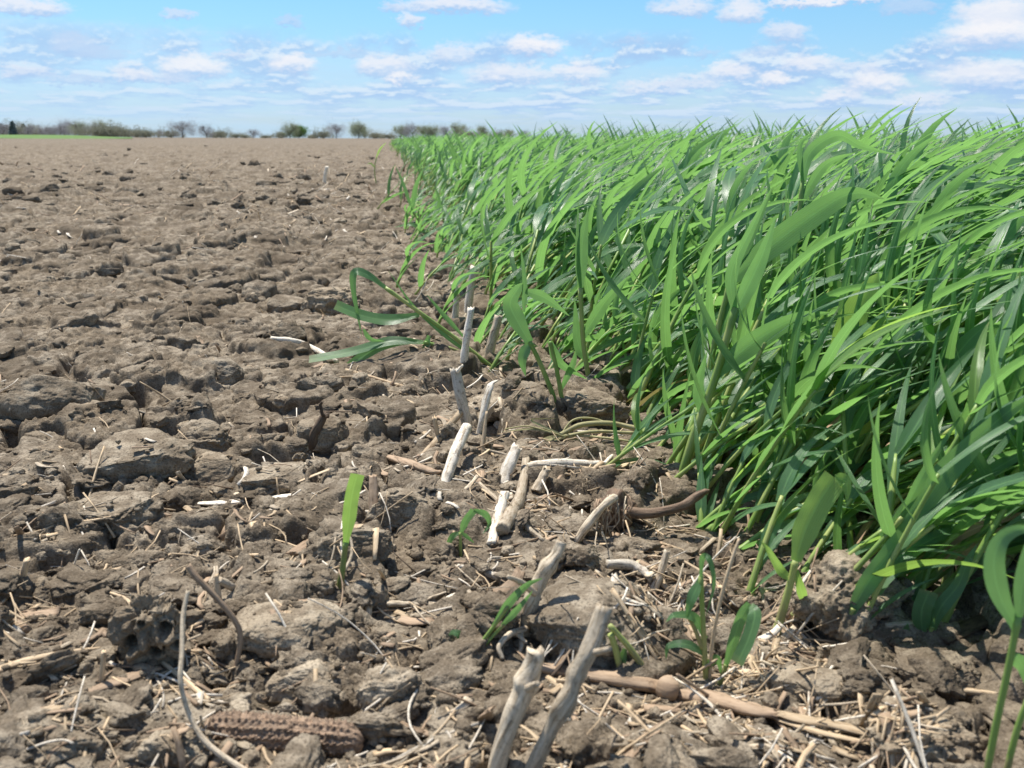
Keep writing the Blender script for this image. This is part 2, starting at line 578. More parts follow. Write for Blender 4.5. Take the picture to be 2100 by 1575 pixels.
def soil_mat(name, dark, mid, pale, amt=1.0, rand=False):
    m, t = new_mat(name)
    pos = t.n('ShaderNodeNewGeometry').outputs['Position']
    big = t.noise(pos, 9.0, 3.0, .55).outputs[0]
    med = t.noise(pos, 70.0, 4.0, .6).outputs[0]
    fine = t.noise(pos, 700.0, 2.0, .6).outputs[0]
    col = t.mix(t.ramp(big, .36, .64), mid, pale)
    col = t.mix(t.ramp(med, .62, .42, 0, .75), col, dark)
    col = t.mix(t.ramp(fine, .48, .34, 0, .6), col, tuple(x * .45 for x in dark))
    col = t.mix(t.ramp(fine, .60, .74, 0, .45), col, tuple(min(1, x * 1.45) for x in pale))
    dark_patch = t.noise(pos, 5.5, 4.0, .62).outputs[0]
    col = t.mix(t.ramp(dark_patch, .50, .64, 0, .62), col, tuple(x * .80 for x in dark))  # broad darker patches, placed by noise
    if rand:
        oi = t.n('ShaderNodeObjectInfo').outputs['Random']
        col = t.mix(1.0, col, t.mix(oi, (.80, .80, .80), (1.16, 1.15, 1.13)), 'MULTIPLY')
    h = t.m('ADD', t.m('MULTIPLY', t.noise(pos, 230.0, 4.0, .65).outputs[0], .0022 * amt), t.m('MULTIPLY', fine, .0009 * amt))
    bump = t.n('ShaderNodeBump', inp={'Height': h, 'Strength': .9, 'Distance': 1.0})
    b = t.n('ShaderNodeBsdfPrincipled', inp={'Base Color': col, 'Roughness': .95, 'Specular IOR Level': .12, 'Normal': bump.outputs[0]})
    finish(t, b.outputs[0])
    return m


def straw_mat(name, base, pale, dark, speck=.0, bump=.0004, fibre=1.0):
    m, t = new_mat(name)
    uv = t.n('ShaderNodeUVMap').outputs[0]
    sp = t.n('ShaderNodeSeparateXYZ', inp={0: uv})
    obj = t.n('ShaderNodeTexCoord').outputs['Object']
    oi = t.n('ShaderNodeObjectInfo').outputs['Random']
    tint = t.n('ShaderNodeAttribute', attribute_name='tint').outputs['Fac']
    vec = t.n('ShaderNodeCombineXYZ', inp={0: t.m('MULTIPLY', sp.outputs[0], 16.0), 1: t.m('MULTIPLY', sp.outputs[1], 90.0), 2: t.m('MULTIPLY', t.m('ADD', oi, tint), 37.0)}).outputs[0]
    fib = t.noise(vec, 1.0, 4.0, .65).outputs[0]
    blot = t.noise(obj, 160.0, 3.0, .6).outputs[0]
    col = t.mix(t.ramp(fib, .35, .65), base, pale)
    col = t.mix(t.ramp(blot, .58, .72, 0, .65), col, dark)
    col = t.mix(t.ramp(fib, .43, .31, 0, .8 * fibre), col, dark)
    if speck:
        sk = t.noise(obj, 620.0, 3.0, .7).outputs[0]
        col = t.mix(t.ramp(sk, .56, .64, 0, speck), col, (.06, .05, .04))
    col = t.mix(1.0, col, t.mix(t.m('FRACT', t.m('ADD', oi, tint)), (.68, .66, .63), (1.18, 1.15, 1.10)), 'MULTIPLY')
    bp = t.n('ShaderNodeBump', inp={'Height': t.m('ADD', t.m('MULTIPLY', fib, bump), t.m('MULTIPLY', blot, bump)), 'Strength': .8, 'Distance': 1.0})
    b = t.n('ShaderNodeBsdfPrincipled', inp={'Base Color': col, 'Roughness': .7, 'Specular IOR Level': .25, 'Normal': bp.outputs[0]})
    finish(t, b.outputs[0])
    return m


def leaf_mat(name, lo, hi, trans, tr_amt=.47, rough=.31):
    m, t = new_mat(name)
    uv = t.n('ShaderNodeUVMap').outputs[0]
    sp = t.n('ShaderNodeSeparateXYZ', inp={0: uv})
    pos = t.n('ShaderNodeNewGeometry')
    tint = t.n('ShaderNodeAttribute', attribute_name='tint').outputs['Fac']
    oi = t.n('ShaderNodeObjectInfo').outputs['Random']
    mixv = t.m('FRACT', t.m('ADD', t.m('MULTIPLY', oi, .37), tint))
    blot = t.noise(pos.outputs['Position'], 45.0, 3.0, .6).outputs[0]
    f = t.m('ADD', t.m('MULTIPLY', mixv, .75), t.m('MULTIPLY', t.m('SUBTRACT', blot, .5), .9), clamp=True)
    col = t.mix(f, lo, hi)
    veins = t.m('SINE', t.m('MULTIPLY', sp.outputs[0], 75.0))
    col = t.mix(t.ramp(veins, -1, 1, 0, .40), col, tuple(x * .38 for x in lo))
    mid = t.ramp(t.m('ABSOLUTE', t.m('SUBTRACT', sp.outputs[0], .5)), .02, .07, .75, 0.0)
    col = t.mix(mid, col, tuple(min(1, x * 1.8 + .03) for x in hi))
    basec = t.ramp(sp.outputs[1], .0, .16, .6, 0.0)
    col = t.mix(basec, col, (hi[0] * 1.6, hi[1] * 1.3, hi[2] * 1.1))
    sk = t.noise(pos.outputs['Position'], 300.0, 2.0, .6).outputs[0]
    col = t.mix(t.ramp(sk, .70, .76, 0, .5), col, (.22, .20, .08))
    tip = t.ramp(sp.outputs[1], .88, 1.0, 0, .65)
    col = t.mix(tip, col, (.30, .27, .09))
    col = t.mix(t.m('MULTIPLY', pos.outputs['Backfacing'], .45), col, (lo[0] * 1.9 + .012, lo[1] * 1.25, lo[2] * 2.2 + .012))
    bp = t.n('ShaderNodeBump', inp={'Height': t.m('MULTIPLY', veins, .00012), 'Strength': .6, 'Distance': 1.0})
    b = t.n('ShaderNodeBsdfPrincipled', inp={'Base Color': col, 'Roughness': rough, 'Specular IOR Level': .5, 'Normal': bp.outputs[0]})
    trc = t.mix(1.0, t.mix(f, tuple(x * .7 for x in trans), trans), t.mix(t.ramp(veins, -1, 1, 0, .2), (1, 1, 1), (.6, .7, .5)), 'MULTIPLY')
    tr = t.n('ShaderNodeBsdfTranslucent', inp={'Color': trc})
    mx = t.n('ShaderNodeMixShader', inp={0: tr_amt, 1: b.outputs[0], 2: tr.outputs[0]})
    finish(t, mx.outputs[0])
    return m


def stem_mat(name, green, yellow, purple):
    m, t = new_mat(name)
    uv = t.n('ShaderNodeUVMap').outputs[0]
    sp = t.n('ShaderNodeSeparateXYZ', inp={0: uv})
    pos = t.n('ShaderNodeNewGeometry').outputs['Position']
    oi = t.n('ShaderNodeObjectInfo').outputs['Random']
    big = t.noise(pos, 28.0, 2.0, .5).outputs[0]
    col = t.mix(t.ramp(big, .40, .62), green, yellow)
    pp = t.m('MULTIPLY', t.ramp(sp.outputs[1], .07, .015, 0, 1), t.ramp(t.noise(pos, 60.0, 2.0, .5).outputs[0], .50, .64, 0, .55))
    col = t.mix(pp, col, purple)
    st = t.m('SINE', t.m('MULTIPLY', sp.outputs[0], 62.0))
    col = t.mix(t.ramp(st, -1, 1, 0, .22), col, tuple(x * .5 for x in green))
    b = t.n('ShaderNodeBsdfPrincipled', inp={'Base Color': col, 'Roughness': .42, 'Specular IOR Level': .4})
    tr = t.n('ShaderNodeBsdfTranslucent', inp={'Color': (.30, .42, .06, 1)})
    mx = t.n('ShaderNodeMixShader', inp={0: .18, 1: b.outputs[0], 2: tr.outputs[0]})
    finish(t, mx.outputs[0])
    return m


def plain_mat(name, a, b_, scale, rough=.9, trans=0.0):
    m, t = new_mat(name)
    pos = t.n('ShaderNodeNewGeometry').outputs['Position']
    tint = t.n('ShaderNodeAttribute', attribute_name='tint').outputs['Fac']
    n = t.noise(pos, scale, 3.0, .6).outputs[0]
    col = t.mix(t.m('ADD', t.m('MULTIPLY', t.ramp(n, .35, .65), .6), t.m('MULTIPLY', tint, .4)), a, b_)
    b = t.n('ShaderNodeBsdfPrincipled', inp={'Base Color': col, 'Roughness': rough, 'Specular IOR Level': .1})
    sh = b.outputs[0]
    if trans:
        tr = t.n('ShaderNodeBsdfTranslucent', inp={'Color': col})
        sh = t.n('ShaderNodeMixShader', inp={0: trans, 1: sh, 2: tr.outputs[0]}).outputs[0]
    finish(t, sh)
    return m


M = {}
M['soil'] = soil_mat('tilled_soil', (.108, .083, .057), (.228, .184, .130), (.325, .274, .205))
M['clod'] = soil_mat('clod_soil', (.165, .128, .088), (.315, .260, .188), (.405, .345, .260), .8, True)
M['straw'] = straw_mat('straw_tan', (.46, .34, .215), (.62, .50, .345), (.19, .13, .08))
M['chip'] = straw_mat('stalk_brown', (.30, .215, .145), (.40, .30, .21), (.12, .085, .055))
M['bleached'] = straw_mat('stalk_bleached', (.64, .57, .46), (.82, .77, .68), (.27, .20, .14), .5)
M['weathered'] = straw_mat('stick_weathered', (.44, .355, .25), (.64, .56, .44), (.13, .10, .07), .35, .0007)
M['darkwood'] = straw_mat('stick_dark', (.070, .050, .036), (.13, .095, .065), (.03, .022, .016), .2, .0007)
M['bark_brown'] = straw_mat('branch_brown', (.15, .10, .068), (.25, .18, .125), (.05, .035, .025), .3, .0009)
M['cob'] = straw_mat('cob_brown', (.235, .155, .105), (.36, .27, .195), (.10, .065, .04), 0, .0004)
M['leaf'] = leaf_mat('rye_leaf', (.076, .210, .072), (.143, .305, .086), (.31, .61, .155))
M['leaf_bright'] = leaf_mat('rye_leaf_pale_sunlit', (.125, .290, .060), (.195, .365, .075), (.50, .80, .15))  # pale leaf; on the front blades its brighter colour paints in sunlight
M['leaf_far'] = M['leaf']
M['stem'] = stem_mat('rye_stem', (.24, .38, .09), (.46, .52, .17), (.26, .14, .12))
M['wilted'] = straw_mat('wilted_stem', (.36, .35, .15), (.52, .48, .28), (.22, .19, .08))
M['dry_leaf'] = leaf_mat('rye_leaf_dry', (.34, .29, .12), (.46, .38, .19), (.40, .34, .12), .3, .6)
M['grass'] = plain_mat('distant_green', (.100, .175, .050), (.14, .22, .070), .15)
M['twig'] = plain_mat('bare_twigs', (.30, .30, .31), (.40, .40, .41), .6, .9, .3)  # paled and blued: distance haze put into the twig colour
M['bud'] = plain_mat('spring_buds', (.28, .32, .20), (.38, .41, .28), .6, .9, .3)  # lightened, with haze painted into the bud colour
M['green_crown'] = plain_mat('fresh_leaves', (.09, .19, .035), (.16, .28, .06), .6, .8, .3)
M['brown_crown'] = plain_mat('brown_twigs', (.25, .26, .19), (.34, .34, .26), .6, .9, .3)  # haze is mixed into this crown colour as well
M['needles'] = plain_mat('spruce_needles', (.20, .25, .24), (.25, .30, .285), .6)  # lightened colour stands in for haze and light on the spruces
M['bark'] = plain_mat('bark', (.10, .085, .07), (.16, .14, .12), 1.5)

# ------------------------------------------------------------------ the setting: one sheet of tilled ground, a green field beyond


def build_ground():
    fine = np.radians(np.linspace(-29.5, 29.5, 660) + YAW)
    lo = np.radians(np.linspace(-82, -30, 300) + YAW); hi = np.radians(np.linspace(30, 80, 110) + YAW)
    az = np.concatenate([lo, fine, hi])
    r = [.17]
    while r[-1] < 1500:
        q = r[-1]
        px = 1.75 if q < 2.6 else (3.0 if q < 8 else (7 if q < 40 else 45))
        r.append(q * (1 + px / 1005.0))
    r = np.array(r)
    A, R = np.meshgrid(az, r)
    x, y = np.sin(A) * R, np.cos(A) * R
    z = np.empty_like(x); dx = np.empty_like(x); dy = np.empty_like(x)
    for i in range(0, len(r), 200):
        sl = slice(i, i + 200)
        z[sl], dx[sl], dy[sl] = ground(x[sl], y[sl])
    fade = 1 - sst(R, 60, 180)
    z = z * fade
    mb = MB()
    mb.add(np.stack([x + dx, y + dy, z], -1).reshape(-1, 3), grid_faces(len(r), len(az))[:, ::-1])
    o = mb.build('ground', M['soil'])
    tag(o, None, None, kind='structure')
    # far green field: rises gently behind the tilled one, only towards the left
    xs = np.linspace(-.80, -.235, 60); ys = np.linspace(150, 420, 40)
    Y, X = np.meshgrid(ys, xs, indexing='ij')
    X = X * Y
    Z = .02 + 0.75 * sst(Y, 150, 330) * (1 - .8 * sst(X / Y, -.30, -.235)) + .05 * fbm2(X * .1, Y * .1, 3, 4)
    mb = MB()
    mb.add(np.stack([X, Y, Z], -1).reshape(-1, 3), grid_faces(len(ys), len(xs)))
    tag(mb.build('grass_field', M['grass']), None, None, kind='structure')


build_ground()
# ------------------------------------------------------------------ big clods, each a thing of its own
HERO_CLODS = [   # x0, x1, y0, y1 (place and extent in the photograph), height factor, roughness, label
    (-20, 188, 712, 868, .55, .5, 'broad flat pale soil clod with a dark hollow under its near edge'),
    (150, 372, 862, 985, .75, .6, 'largest smooth rounded soil clod, beside a narrower pale clod'),
    (362, 486, 925, 1008, .6, .5, 'pale wedge shaped soil clod leaning against the largest rounded clod'),
    (410, 506, 730, 790, .6, .5, 'small smooth pale clod with shadow beneath, among straw bits'),
    (548, 622, 655, 700, .4, .4, 'flat pale clod beside the bleached stalk and long green leaf'),
    (600, 722, 838, 915, .5, .4, 'pale flat clod behind the dark upright stick'),
    (120, 300, 980, 1085, .8, 1., 'rough crumbly clod with a deep black hollow on one side'),
    (352, 482, 842, 932, .7, 1., 'crumbly brown clod between the dark stick and the largest rounded clod'),
    (484, 628, 950, 1020, .5, .7, 'low rough clod above the flat bleached stalk strip'),
    (460, 690, 1190, 1340, .42, .5, 'wide low slab of smooth soil beside the arched twig'),
    (540, 720, 1330, 1440, .5, .7, 'low lumpy clod just above the corn cob'),
    (1085, 1378, 1165, 1350, .8, .7, 'big domed grainy soil clod behind the leaning forked stick'),
    (730, 868, 1345, 1462, .8, .8, 'pale clod with a small round hole and black shadow in front'),
    (840, 1040, 1470, 1600, .5, .6, 'wide lumpy clod beside the base of the tall bleached sticks'),
    (-30, 215, 1430, 1590, .7, .8, 'wide rough clod in the near corner of the bare soil'),
    (290, 430, 1440, 1570, .6, .9, 'crumbly clod beside the twig that curves down past the cob'),
    (1640, 1892, 1105, 1300, .9, 1.3, 'tall crumbly clod with straw on top and black hollow under the rye'),
    (1462, 1616, 1000, 1082, .7, .8, 'pale crusted clod at the foot of the rye stems'),
    (1480, 1600, 1058, 1120, .7, 1., 'dark broken clod in the shade below the pale crusted clod'),
    (1585, 1775, 1360, 1475, .6, .5, 'smooth oval clod behind the splintered end of the corn stalk'),
    (1845, 2028, 1310, 1418, .6, .8, 'grainy pale clod beside the dark rye shade'),
    (1775, 2010, 1420, 1575, .9, 1., 'large dark clod half in shade close to the nearest rye stems'),
    (545, 622, 558, 645, .5, .4, 'flat tilted pale clod farther out on the tilled field'),
    (615, 725, 565, 645, .9, .9, 'dark rounded crumbly clod beside a deep black hole'),
    (1380, 1500, 1180, 1260, .7, 1., 'crumbly clod behind the clump of bent rye shoots'),
    (1300, 1420, 1440, 1570, .7, 1., 'dark crumbly clod under the lying corn stalk'),
    (1500, 1680, 1490, 1600, .6, .9, 'rough clod in front of the splintered corn stalk end'),
    (640, 800, 1060, 1150, .5, .8, 'low crumbly clod behind the cut green leaf stub'),
    (760, 900, 985, 1075, .55, .8, 'low grainy clod between the cut leaf stub and the seedling'),
    (930, 1090, 800, 870, .5, .9, 'dark crumbly clod behind the pair of white stubs'),
    (1150, 1290, 780, 880, .7, 1., 'crumbly clod at the foot of the upright rye shoot with the folded leaf'),
]


def place_clod(x0, x1, y0, y1, hf, rough, label, seed, k=6):
    d = hit((x0 + x1) / 2, y1 - (y1 - y0) * .12, ground_only)
    base = Vector((d.x, d.y, gz_lo(d.x, d.y)))
    s = mpp(base)
    a = (x1 - x0) / 2 * s * 1.04
    th = math.atan2(CAM_H - base.z, (base - CAMP).dot(FWD))
    hh = (y1 - y0) / 2 * s / math.cos(th) * math.cos(th)
    b = a * .85
    c2 = hh * hh - (b * math.sin(th)) ** 2
    c = math.sqrt(max(c2, (.42 * hf * a) ** 2)) / max(math.cos(th), .3)
    if c > a * hf * 1.1: c = a * hf * 1.1
    ctr = base + Vector((FWD.x, FWD.y, 0)) * b * .55
    ctr.z = base.z + c * .38
    rot = random.uniform(-.3, .3)
    v, f = clod_verts(k, a, b, c, seed, rough, 3)
    mb = MB()
    mb.add(v, f)
    o = mb.build('soil_clod', M['clod'])
    o.location = ctr
    o.rotation_euler = (0, 0, rot)
    tag(o, label, 'clod')
    CLODS.append((ctr.x, ctr.y, ctr.z, a, b, c, rot))
    return o


def ground_only(x, y):
    return ground(x, y)[0]


def gz_lo(x, y):
    q = np.array([0, .012, -.012, 0, 0]), np.array([0, 0, 0, .012, -.012])
    return float(np.mean(ground(x + q[0], y + q[1])[0]))


for i, hc in enumerate(HERO_CLODS):
    place_clod(*hc, 100 + 7 * i)

# the odd clod full of worm holes that stands up on the near soil
hb = hit(318, 1345, ground_only)
root = empty('holey_clod', hb, 'upright knobbly clod pierced by round worm holes', 'clod')
mbh = MB()
s = mpp(hb)
v, f = ico(6)
s *= 1.2
p = v * np.array([62 * s, 50 * s, 92 * s]) * (1 - .42 * sst(v[:, 2], -.2, 1.0))[:, None] + np.array([-5 * s, 0, 62 * s])
p = p + (v * (22 * s * vn3(v * 2.3, 4) + 14 * s * vn3(v * 5.1, 6) + 5 * s * vn3(v * 13, 8))[:, None])
for hx, hz, hr in ((-30, 47, 12), (-42, 128, 14), (30, 70, 12), (28, 110, 8), (10, 28, 12), (48, 40, 9), (-8, 90, 6)):
    dd = np.sqrt((p[:, 0] / s - hx) ** 2 + (p[:, 2] / s - hz) ** 2)
    front = sst(-p[:, 1] / s, -5, 12)
    p[:, 1] += 52 * s * (1 - sst(dd, hr * .65, hr * 1.25)) * front
    p[:, 1] -= 5 * s * np.exp(-((dd - hr * 1.5) / (hr * .35)) ** 2) * front
mbh.add(p, f)
mbh.build('body', M['clod'], root)

# ------------------------------------------------------------------ small clods, repeats of eight shapes
SMALL = []
for k in range(8):
    a = .5
    v, f = clod_verts(4, a, a * random.uniform(.7, .95), a * random.uniform(.55, .8), 500 + k, 1.2, 3)
    mb = MB(); mb.add(v, f)
    me = mb.mesh('soil_clod'); me.materials.append(M['clod'])
    SMALL.append(me)


def edge_px(y):
    """left border of the standing rye in the photograph, at image row y"""
    return np.interp(y, [284, 300, 400, 500, 600, 700, 800, 900, 1000, 1100, 1290, 1575], [835, 840, 850, 905, 1000, 1140, 1230, 1300, 1420, 1560, 1680, 2040])


n_small = 0
while n_small < 130:
    px, py = random.uniform(-10, 1900), 300 + 1270 * random.random() ** .9
    if py < 380 and random.random() < .5: continue
    if px > edge_px(py) + 60: continue
    P = hit(px, py, ground_only)
    if P.y > 9: continue
    sz = random.uniform(26, 62) * mpp(P) * (.6 + .4 * (py / 1575))
    sz = min(max(sz, .006), .045)
    far = P.length > 2.0
    o = link('soil_clod', SMALL[n_small % 8])
    o.location = (P.x, P.y, gz_lo(P.x, P.y) + sz * .12)
    o.scale = (sz, sz, sz * random.uniform(.7, 1.1))
    o.rotation_euler = (random.uniform(-.3, .3), random.uniform(-.3, .3), random.uniform(0, 6.28))
    tag(o, 'small soil clod on the blurred far part of the tilled field' if far else 'small crumbly soil clod lying between the larger clods on the near soil', 'clod',
        'small clods far out on the tilled field' if far else 'small clods on the near soil')
    n_small += 1

# broken clods of middle size, too many to count, lying half sunk over the whole field
lump = []
for k in range(14):
    lump.append(clod_verts(4 if k < 7 else 3, .5, .5 * random.uniform(.55, .95), .5 * random.uniform(.30, .62), 700 + k, 1.8, 5)[0])
lf_ = (ico(4)[1], ico(3)[1])
mbl = MB()
rgl = np.random.default_rng(31)
pts_ = []
while len(pts_) < 2500:
    px_, py_ = rgl.uniform(-120, 2150), 292 + 1330 * rgl.random() ** 1.25
    if len(pts_) >= 1550: px_, py_ = rgl.uniform(-200, 1000), 288 + 150 * rgl.random() ** .8       # the rows of lumps farther out
    if len(pts_) >= 2050: px_, py_ = rgl.uniform(-1700, -60), 300 + 1300 * rgl.random() ** 1.3     # and on past the edge of the view
    P = G(px_, py_)
    if P.y > 34 or (px_ > edge_px(py_) + 250): continue
    if any((P.x - a_) ** 2 + (P.y - b_) ** 2 < (.7 * c_) ** 2 for a_, b_, c_ in PRESS): continue
    pts_.append((P.x, P.y, P.length))
pts_ = np.array(pts_)
zl = ground(pts_[:, 0], pts_[:, 1])[0]
for k in range(len(pts_)):
    d_ = pts_[k, 2]
    sz = (.006 + .032 * rgl.random() ** 3.0) * max(1, min(3.4, d_ / 1.5))
    a, t1 = rgl.uniform(0, 6.28), rgl.normal(0, .35)
    Mx = np.array(Matrix.Rotation(a, 3, 'Z') @ Matrix.Rotation(t1, 3, 'X'))
    q_ = k % 7 + (0 if d_ < 1.1 else 7)
    mbl.add(lump[q_] @ Mx.T * sz * np.array([1, 1, .9]) + np.array([pts_[k, 0], pts_[k, 1], zl[k] + sz * .06]), lf_[0 if q_ < 7 else 1], None, .5)
tag(mbl.build('broken_clods', M['soil']), 'uncounted broken soil lumps covering the tilled field', 'soil', kind='stuff')

# crumbs nobody could count
mb = MB()
cv, cf = ico(2)
NCR = 7500
px = np.where(RNG.random(NCR) < .8, RNG.uniform(-150, 2250, NCR), RNG.uniform(-1500, -100, NCR)); py = 330 + 1330 * RNG.random(NCR) ** .75
for k in range(NCR):
    P = G(px[k], py[k])
    if k == 0: PX = np.empty((NCR, 2))
    PX[k] = P.x, P.y
Z = hfull(PX[:, 0], PX[:, 1])
var = []
for k in range(12):
    q = cv * (1 + .42 * vn3(cv * 1.7 + k, k) + .30 * vn3(cv * 4.0, k + 50))[:, None] * np.array([1, RNG.uniform(.7, 1), RNG.uniform(.55, .85)])
    var.append(q)
for k in range(NCR):
    r = math.hypot(*PX[k])
    sz = (.0006 + .0022 * RNG.random() ** 2.2) * (1 if RNG.random() < .95 else 1.9) * max(1, r / 1.2)
    a = RNG.uniform(0, 6.28); c, s_ = math.cos(a), math.sin(a)
    q = var[k % 12] * sz
    q = np.stack([q[:, 0] * c - q[:, 1] * s_, q[:, 0] * s_ + q[:, 1] * c, q[:, 2]], -1) + np.array([PX[k, 0], PX[k, 1], Z[k] + sz * .25])
    mb.add(q, cf, None, .5)
tag(mb.build('soil_crumbs', M['soil']), 'loose brown soil crumbs strewn over the tilled ground', 'soil', kind='stuff')

# ------------------------------------------------------------------ sticks, stubs and stalks that stand out


def on(px, py, lift=.002):
    P = hit(px, py)
    return P + Vector((0, 0, lift))


def stick(name, label, cat, mat, specs, group=None):
    """specs: list of (part name, base px, [(px, py, dy)...], radius px list, options); a single spec makes a one-mesh thing"""
    multi = len(specs) > 1
    root = None
    for k, (pn, bp, pts, rp, op) in enumerate(specs):
        op = dict(op)
        b = hit(*bp)
        s = mpp(b)
        if op.pop('lie', 0):           # lies on the soil: each point rests on the ground below it
            W_ = []
            for j, (x, y, d) in enumerate(pts):
                rj = rp[min(len(rp) - 1, round(j * (len(rp) - 1) / max(1, len(pts) - 1)))] * s * op.get('aspect', 1)
                z = b.z
                for _ in range(4):
                    q = G(x, y, z + d)
                    z = gz_lo(q.x, q.y) + rj * .7
                W_.append(G(x, y, z + d))
        else:
            W_ = [V(b, x, y, d) for x, y, d in pts]
        if op.pop('sink', 1):
            W_ = [W_[0] + (W_[0] - W_[1]).normalized() * op.pop('depth', .012)] + W_
        org = b
        if multi and root is None:
            root = empty(name, b, label, cat, group)
        o0 = root.location if multi else b
        W_ = [w - o0 for w in W_]
        mb = MB()
        rr = [r * s * (.86 if mat is BL or mat is ST else .93) for r in rp]
        tube(mb, W_, rr[0], rr[-1], n=op.pop('n', 26), ns=op.pop('ns', 12), prof=(np.linspace(0, 1, len(rr)), rr) if len(rr) > 2 else None,
             bumps=op.pop('bumps', .13), jag=op.pop('jag', 3) * s, seed=k + int(bp[0]), **op)
        if multi:
            mb.build(pn, mat if not isinstance(mat, dict) else mat[pn], root)
        else:
            o = mb.build(name, mat, None)
            o.location = o0
            tag(o, label, cat, group)
            root = o
    return root


WE, BL, DK, ST, CH = M['weathered'], M['bleached'], M['darkwood'], M['straw'], M['chip']
S0 = {'sink': 0}
stick('broken_stalk', 'shorter of the two thick bleached sticks rising from the near soil', 'stick', WE,
      [('stalk', (1015, 1600), [(1015, 1590, 0), (1040, 1500, 0), (1072, 1420, .004), (1090, 1375, .006), (1098, 1332, .008)], [27, 25, 23, 29, 26, 24],
        dict(knots=((.66, .25, .04),), ns=16, n=40, bumps=.22, jag=9)),
       ('knot', (1015, 1600), [(1084, 1412, -.004), (1102, 1402, -.012)], [11, 7], S0)])
stick('broken_stalk', 'taller thick bleached stick with side knots leaning over the domed clod', 'stick', WE,
      [('stalk', (1085, 1600), [(1085, 1590, 0), (1125, 1510, 0), (1160, 1440, 0), (1180, 1390, .003), (1210, 1330, .005), (1240, 1245, .012)], [21, 20, 18, 24, 19, 23, 20],
        dict(knots=((.45, .2, .03), (.68, .28, .04)), ns=16, n=44, bumps=.2, jag=9)),
       ('side_twig', (1085, 1600), [(1222, 1338, -.004), (1240, 1334, -.012), (1252, 1330, -.014)], [9, 6], S0),
       ('knot', (1085, 1600), [(1152, 1482, .0), (1168, 1474, -.006)], [7, 5], S0)])
stick('forked_stub', 'grey crooked stub with a thin side twig standing before the domed clod', 'stub', WE,
      [('stalk', (1085, 1300), [(1078, 1300, 0), (1090, 1235, .0), (1102, 1200, .002), (1120, 1170, .003), (1140, 1140, .005), (1151, 1112, .008)], [21, 19, 17, 17, 18, 14, 13],
        dict(knots=((.35, .15, .05), (.72, .25, .05)), n=40, ns=14, bumps=.25)),
       ('side_twig', (1085, 1300), [(1096, 1217, -.004), (1070, 1195, -.012), (1042, 1183, -.02)], [9, 5], S0),
       ('root', (1085, 1300), [(1078, 1290, -.006), (1046, 1300, -.016), (1024, 1325, -.022), (1030, 1352, -.026)], [9, 7, 5], S0),
       ('root', (1085, 1300), [(1068, 1290, -.008), (1070, 1320, -.016), (1064, 1345, -.02)], [7, 5], S0),
       ('root', (1085, 1300), [(1060, 1300, -.012), (1080, 1318, -.018)], [5, 3], S0)])
stick('white_stub', 'tall bent white stub standing beside the split white stub', 'stub', BL,
      [('upper_stalk', (960, 885), [(957, 880, 0), (957, 865, 0), (944, 810, 0), (934, 757, .004)], [15, 14, 14, 13], dict(n=30, sink=0, bumps=.12, jag=6)),
       ('lower_stalk', (918, 985), [(915, 985, 0), (925, 955, .01), (938, 918, .025), (957, 876, .05)], [14, 14, 15, 14], dict(n=26, bumps=.16)),
       ('side_twig', (960, 885), [(938, 762, -.002), (948, 750, -.004)], [5, 3], S0)])
stick('white_stub', 'split white stub with a curled tip and a flake peeling off', 'stub', BL,
      [('stalk', (985, 885), [(984, 884, 0), (992, 845, 0), (1003, 800, .002), (1010, 786, .004), (1022, 780, .004)], [20, 20, 17, 10, 4], dict(n=30, aspect=.45, bumps=.12)),
       ('flake', (1000, 860), [(1000, 860, -.004), (1010, 835, -.005), (1022, 820, -.002)], [12, 12, 3], dict(sink=0, aspect=.25, roll=.5))])
stick('stalk_stub', 'thin brown splinter standing before the split white stub', 'stub', ST,
      [('stalk', (988, 930), [(988, 930, 0), (993, 890, .004), (998, 845, .01)], [9, 7, 3], dict(aspect=.6))])
stick('stalk_stub', 'short spotted white stub to one side of the split white stub', 'stub', BL, [('stalk', (1015, 892), [(1013, 892, 0), (1022, 864, .004)], [11, 10], dict(bumps=.18))])
stick('stalk_stub', 'short square ended tan stub beside the bent white stub', 'stub', ST, [('stalk', (898, 908), [(899, 908, 0), (896, 884, 0), (891, 858, 0)], [10, 9, 9], dict(aspect=.6, jag=7))])
stick('stalk_stub', 'straight upright weathered stub with grey shaded flank among the stray rye', 'stub', BL,
      [('stalk', (950, 742), [(951, 742, 0), (957, 690, 0), (966, 632, .004)], [9, 10, 8], dict(bumps=.2, jag=5))])
stick('stalk_stub', 'slanted weathered stub with a dark knobbly tip', 'stub', WE,
      [('stalk', (1000, 740), [(1000, 742, 0), (1008, 700, 0), (1024, 648, .004)], [11, 10, 9], dict(bumps=.25, jag=5))])
stick('stalk_stub', 'tall bleached stub standing farther along the crop edge', 'stub', BL, [('stalk', (962, 640), [(958, 645, 0), (966, 590, 0), (972, 548, 0)], [11, 10, 9], dict(bumps=.2))])
stick('stalk_stub', 'bleached stub half hidden by pale leaves at the crop edge', 'stub', BL, [('stalk', (932, 655), [(932, 660, 0), (936, 610, 0), (930, 580, 0)], [9, 8, 7], dict(bumps=.15))])
stick('stalk_stub', 'lone white stub standing out on the far tilled soil', 'stub', BL, [('stalk', (665, 375), [(665, 376, 0), (667, 358, 0), (671, 341, 0)], [4.5, 4, 4], dict())])
stick('stalk_stub', 'curved tan stub on the shaded mound at the crop edge', 'stub', ST, [('stalk', (990, 525), [(990, 525, 0), (1005, 490, 0), (1025, 468, 0)], [6, 5, 5], dict())])
stick('stalk_stub', 'blurred pale stub beside the first rye of the crop edge', 'stub', BL, [('stalk', (935, 465), [(935, 464, 0), (938, 447, 0), (944, 434, 0)], [6, 5, 4], dict())])
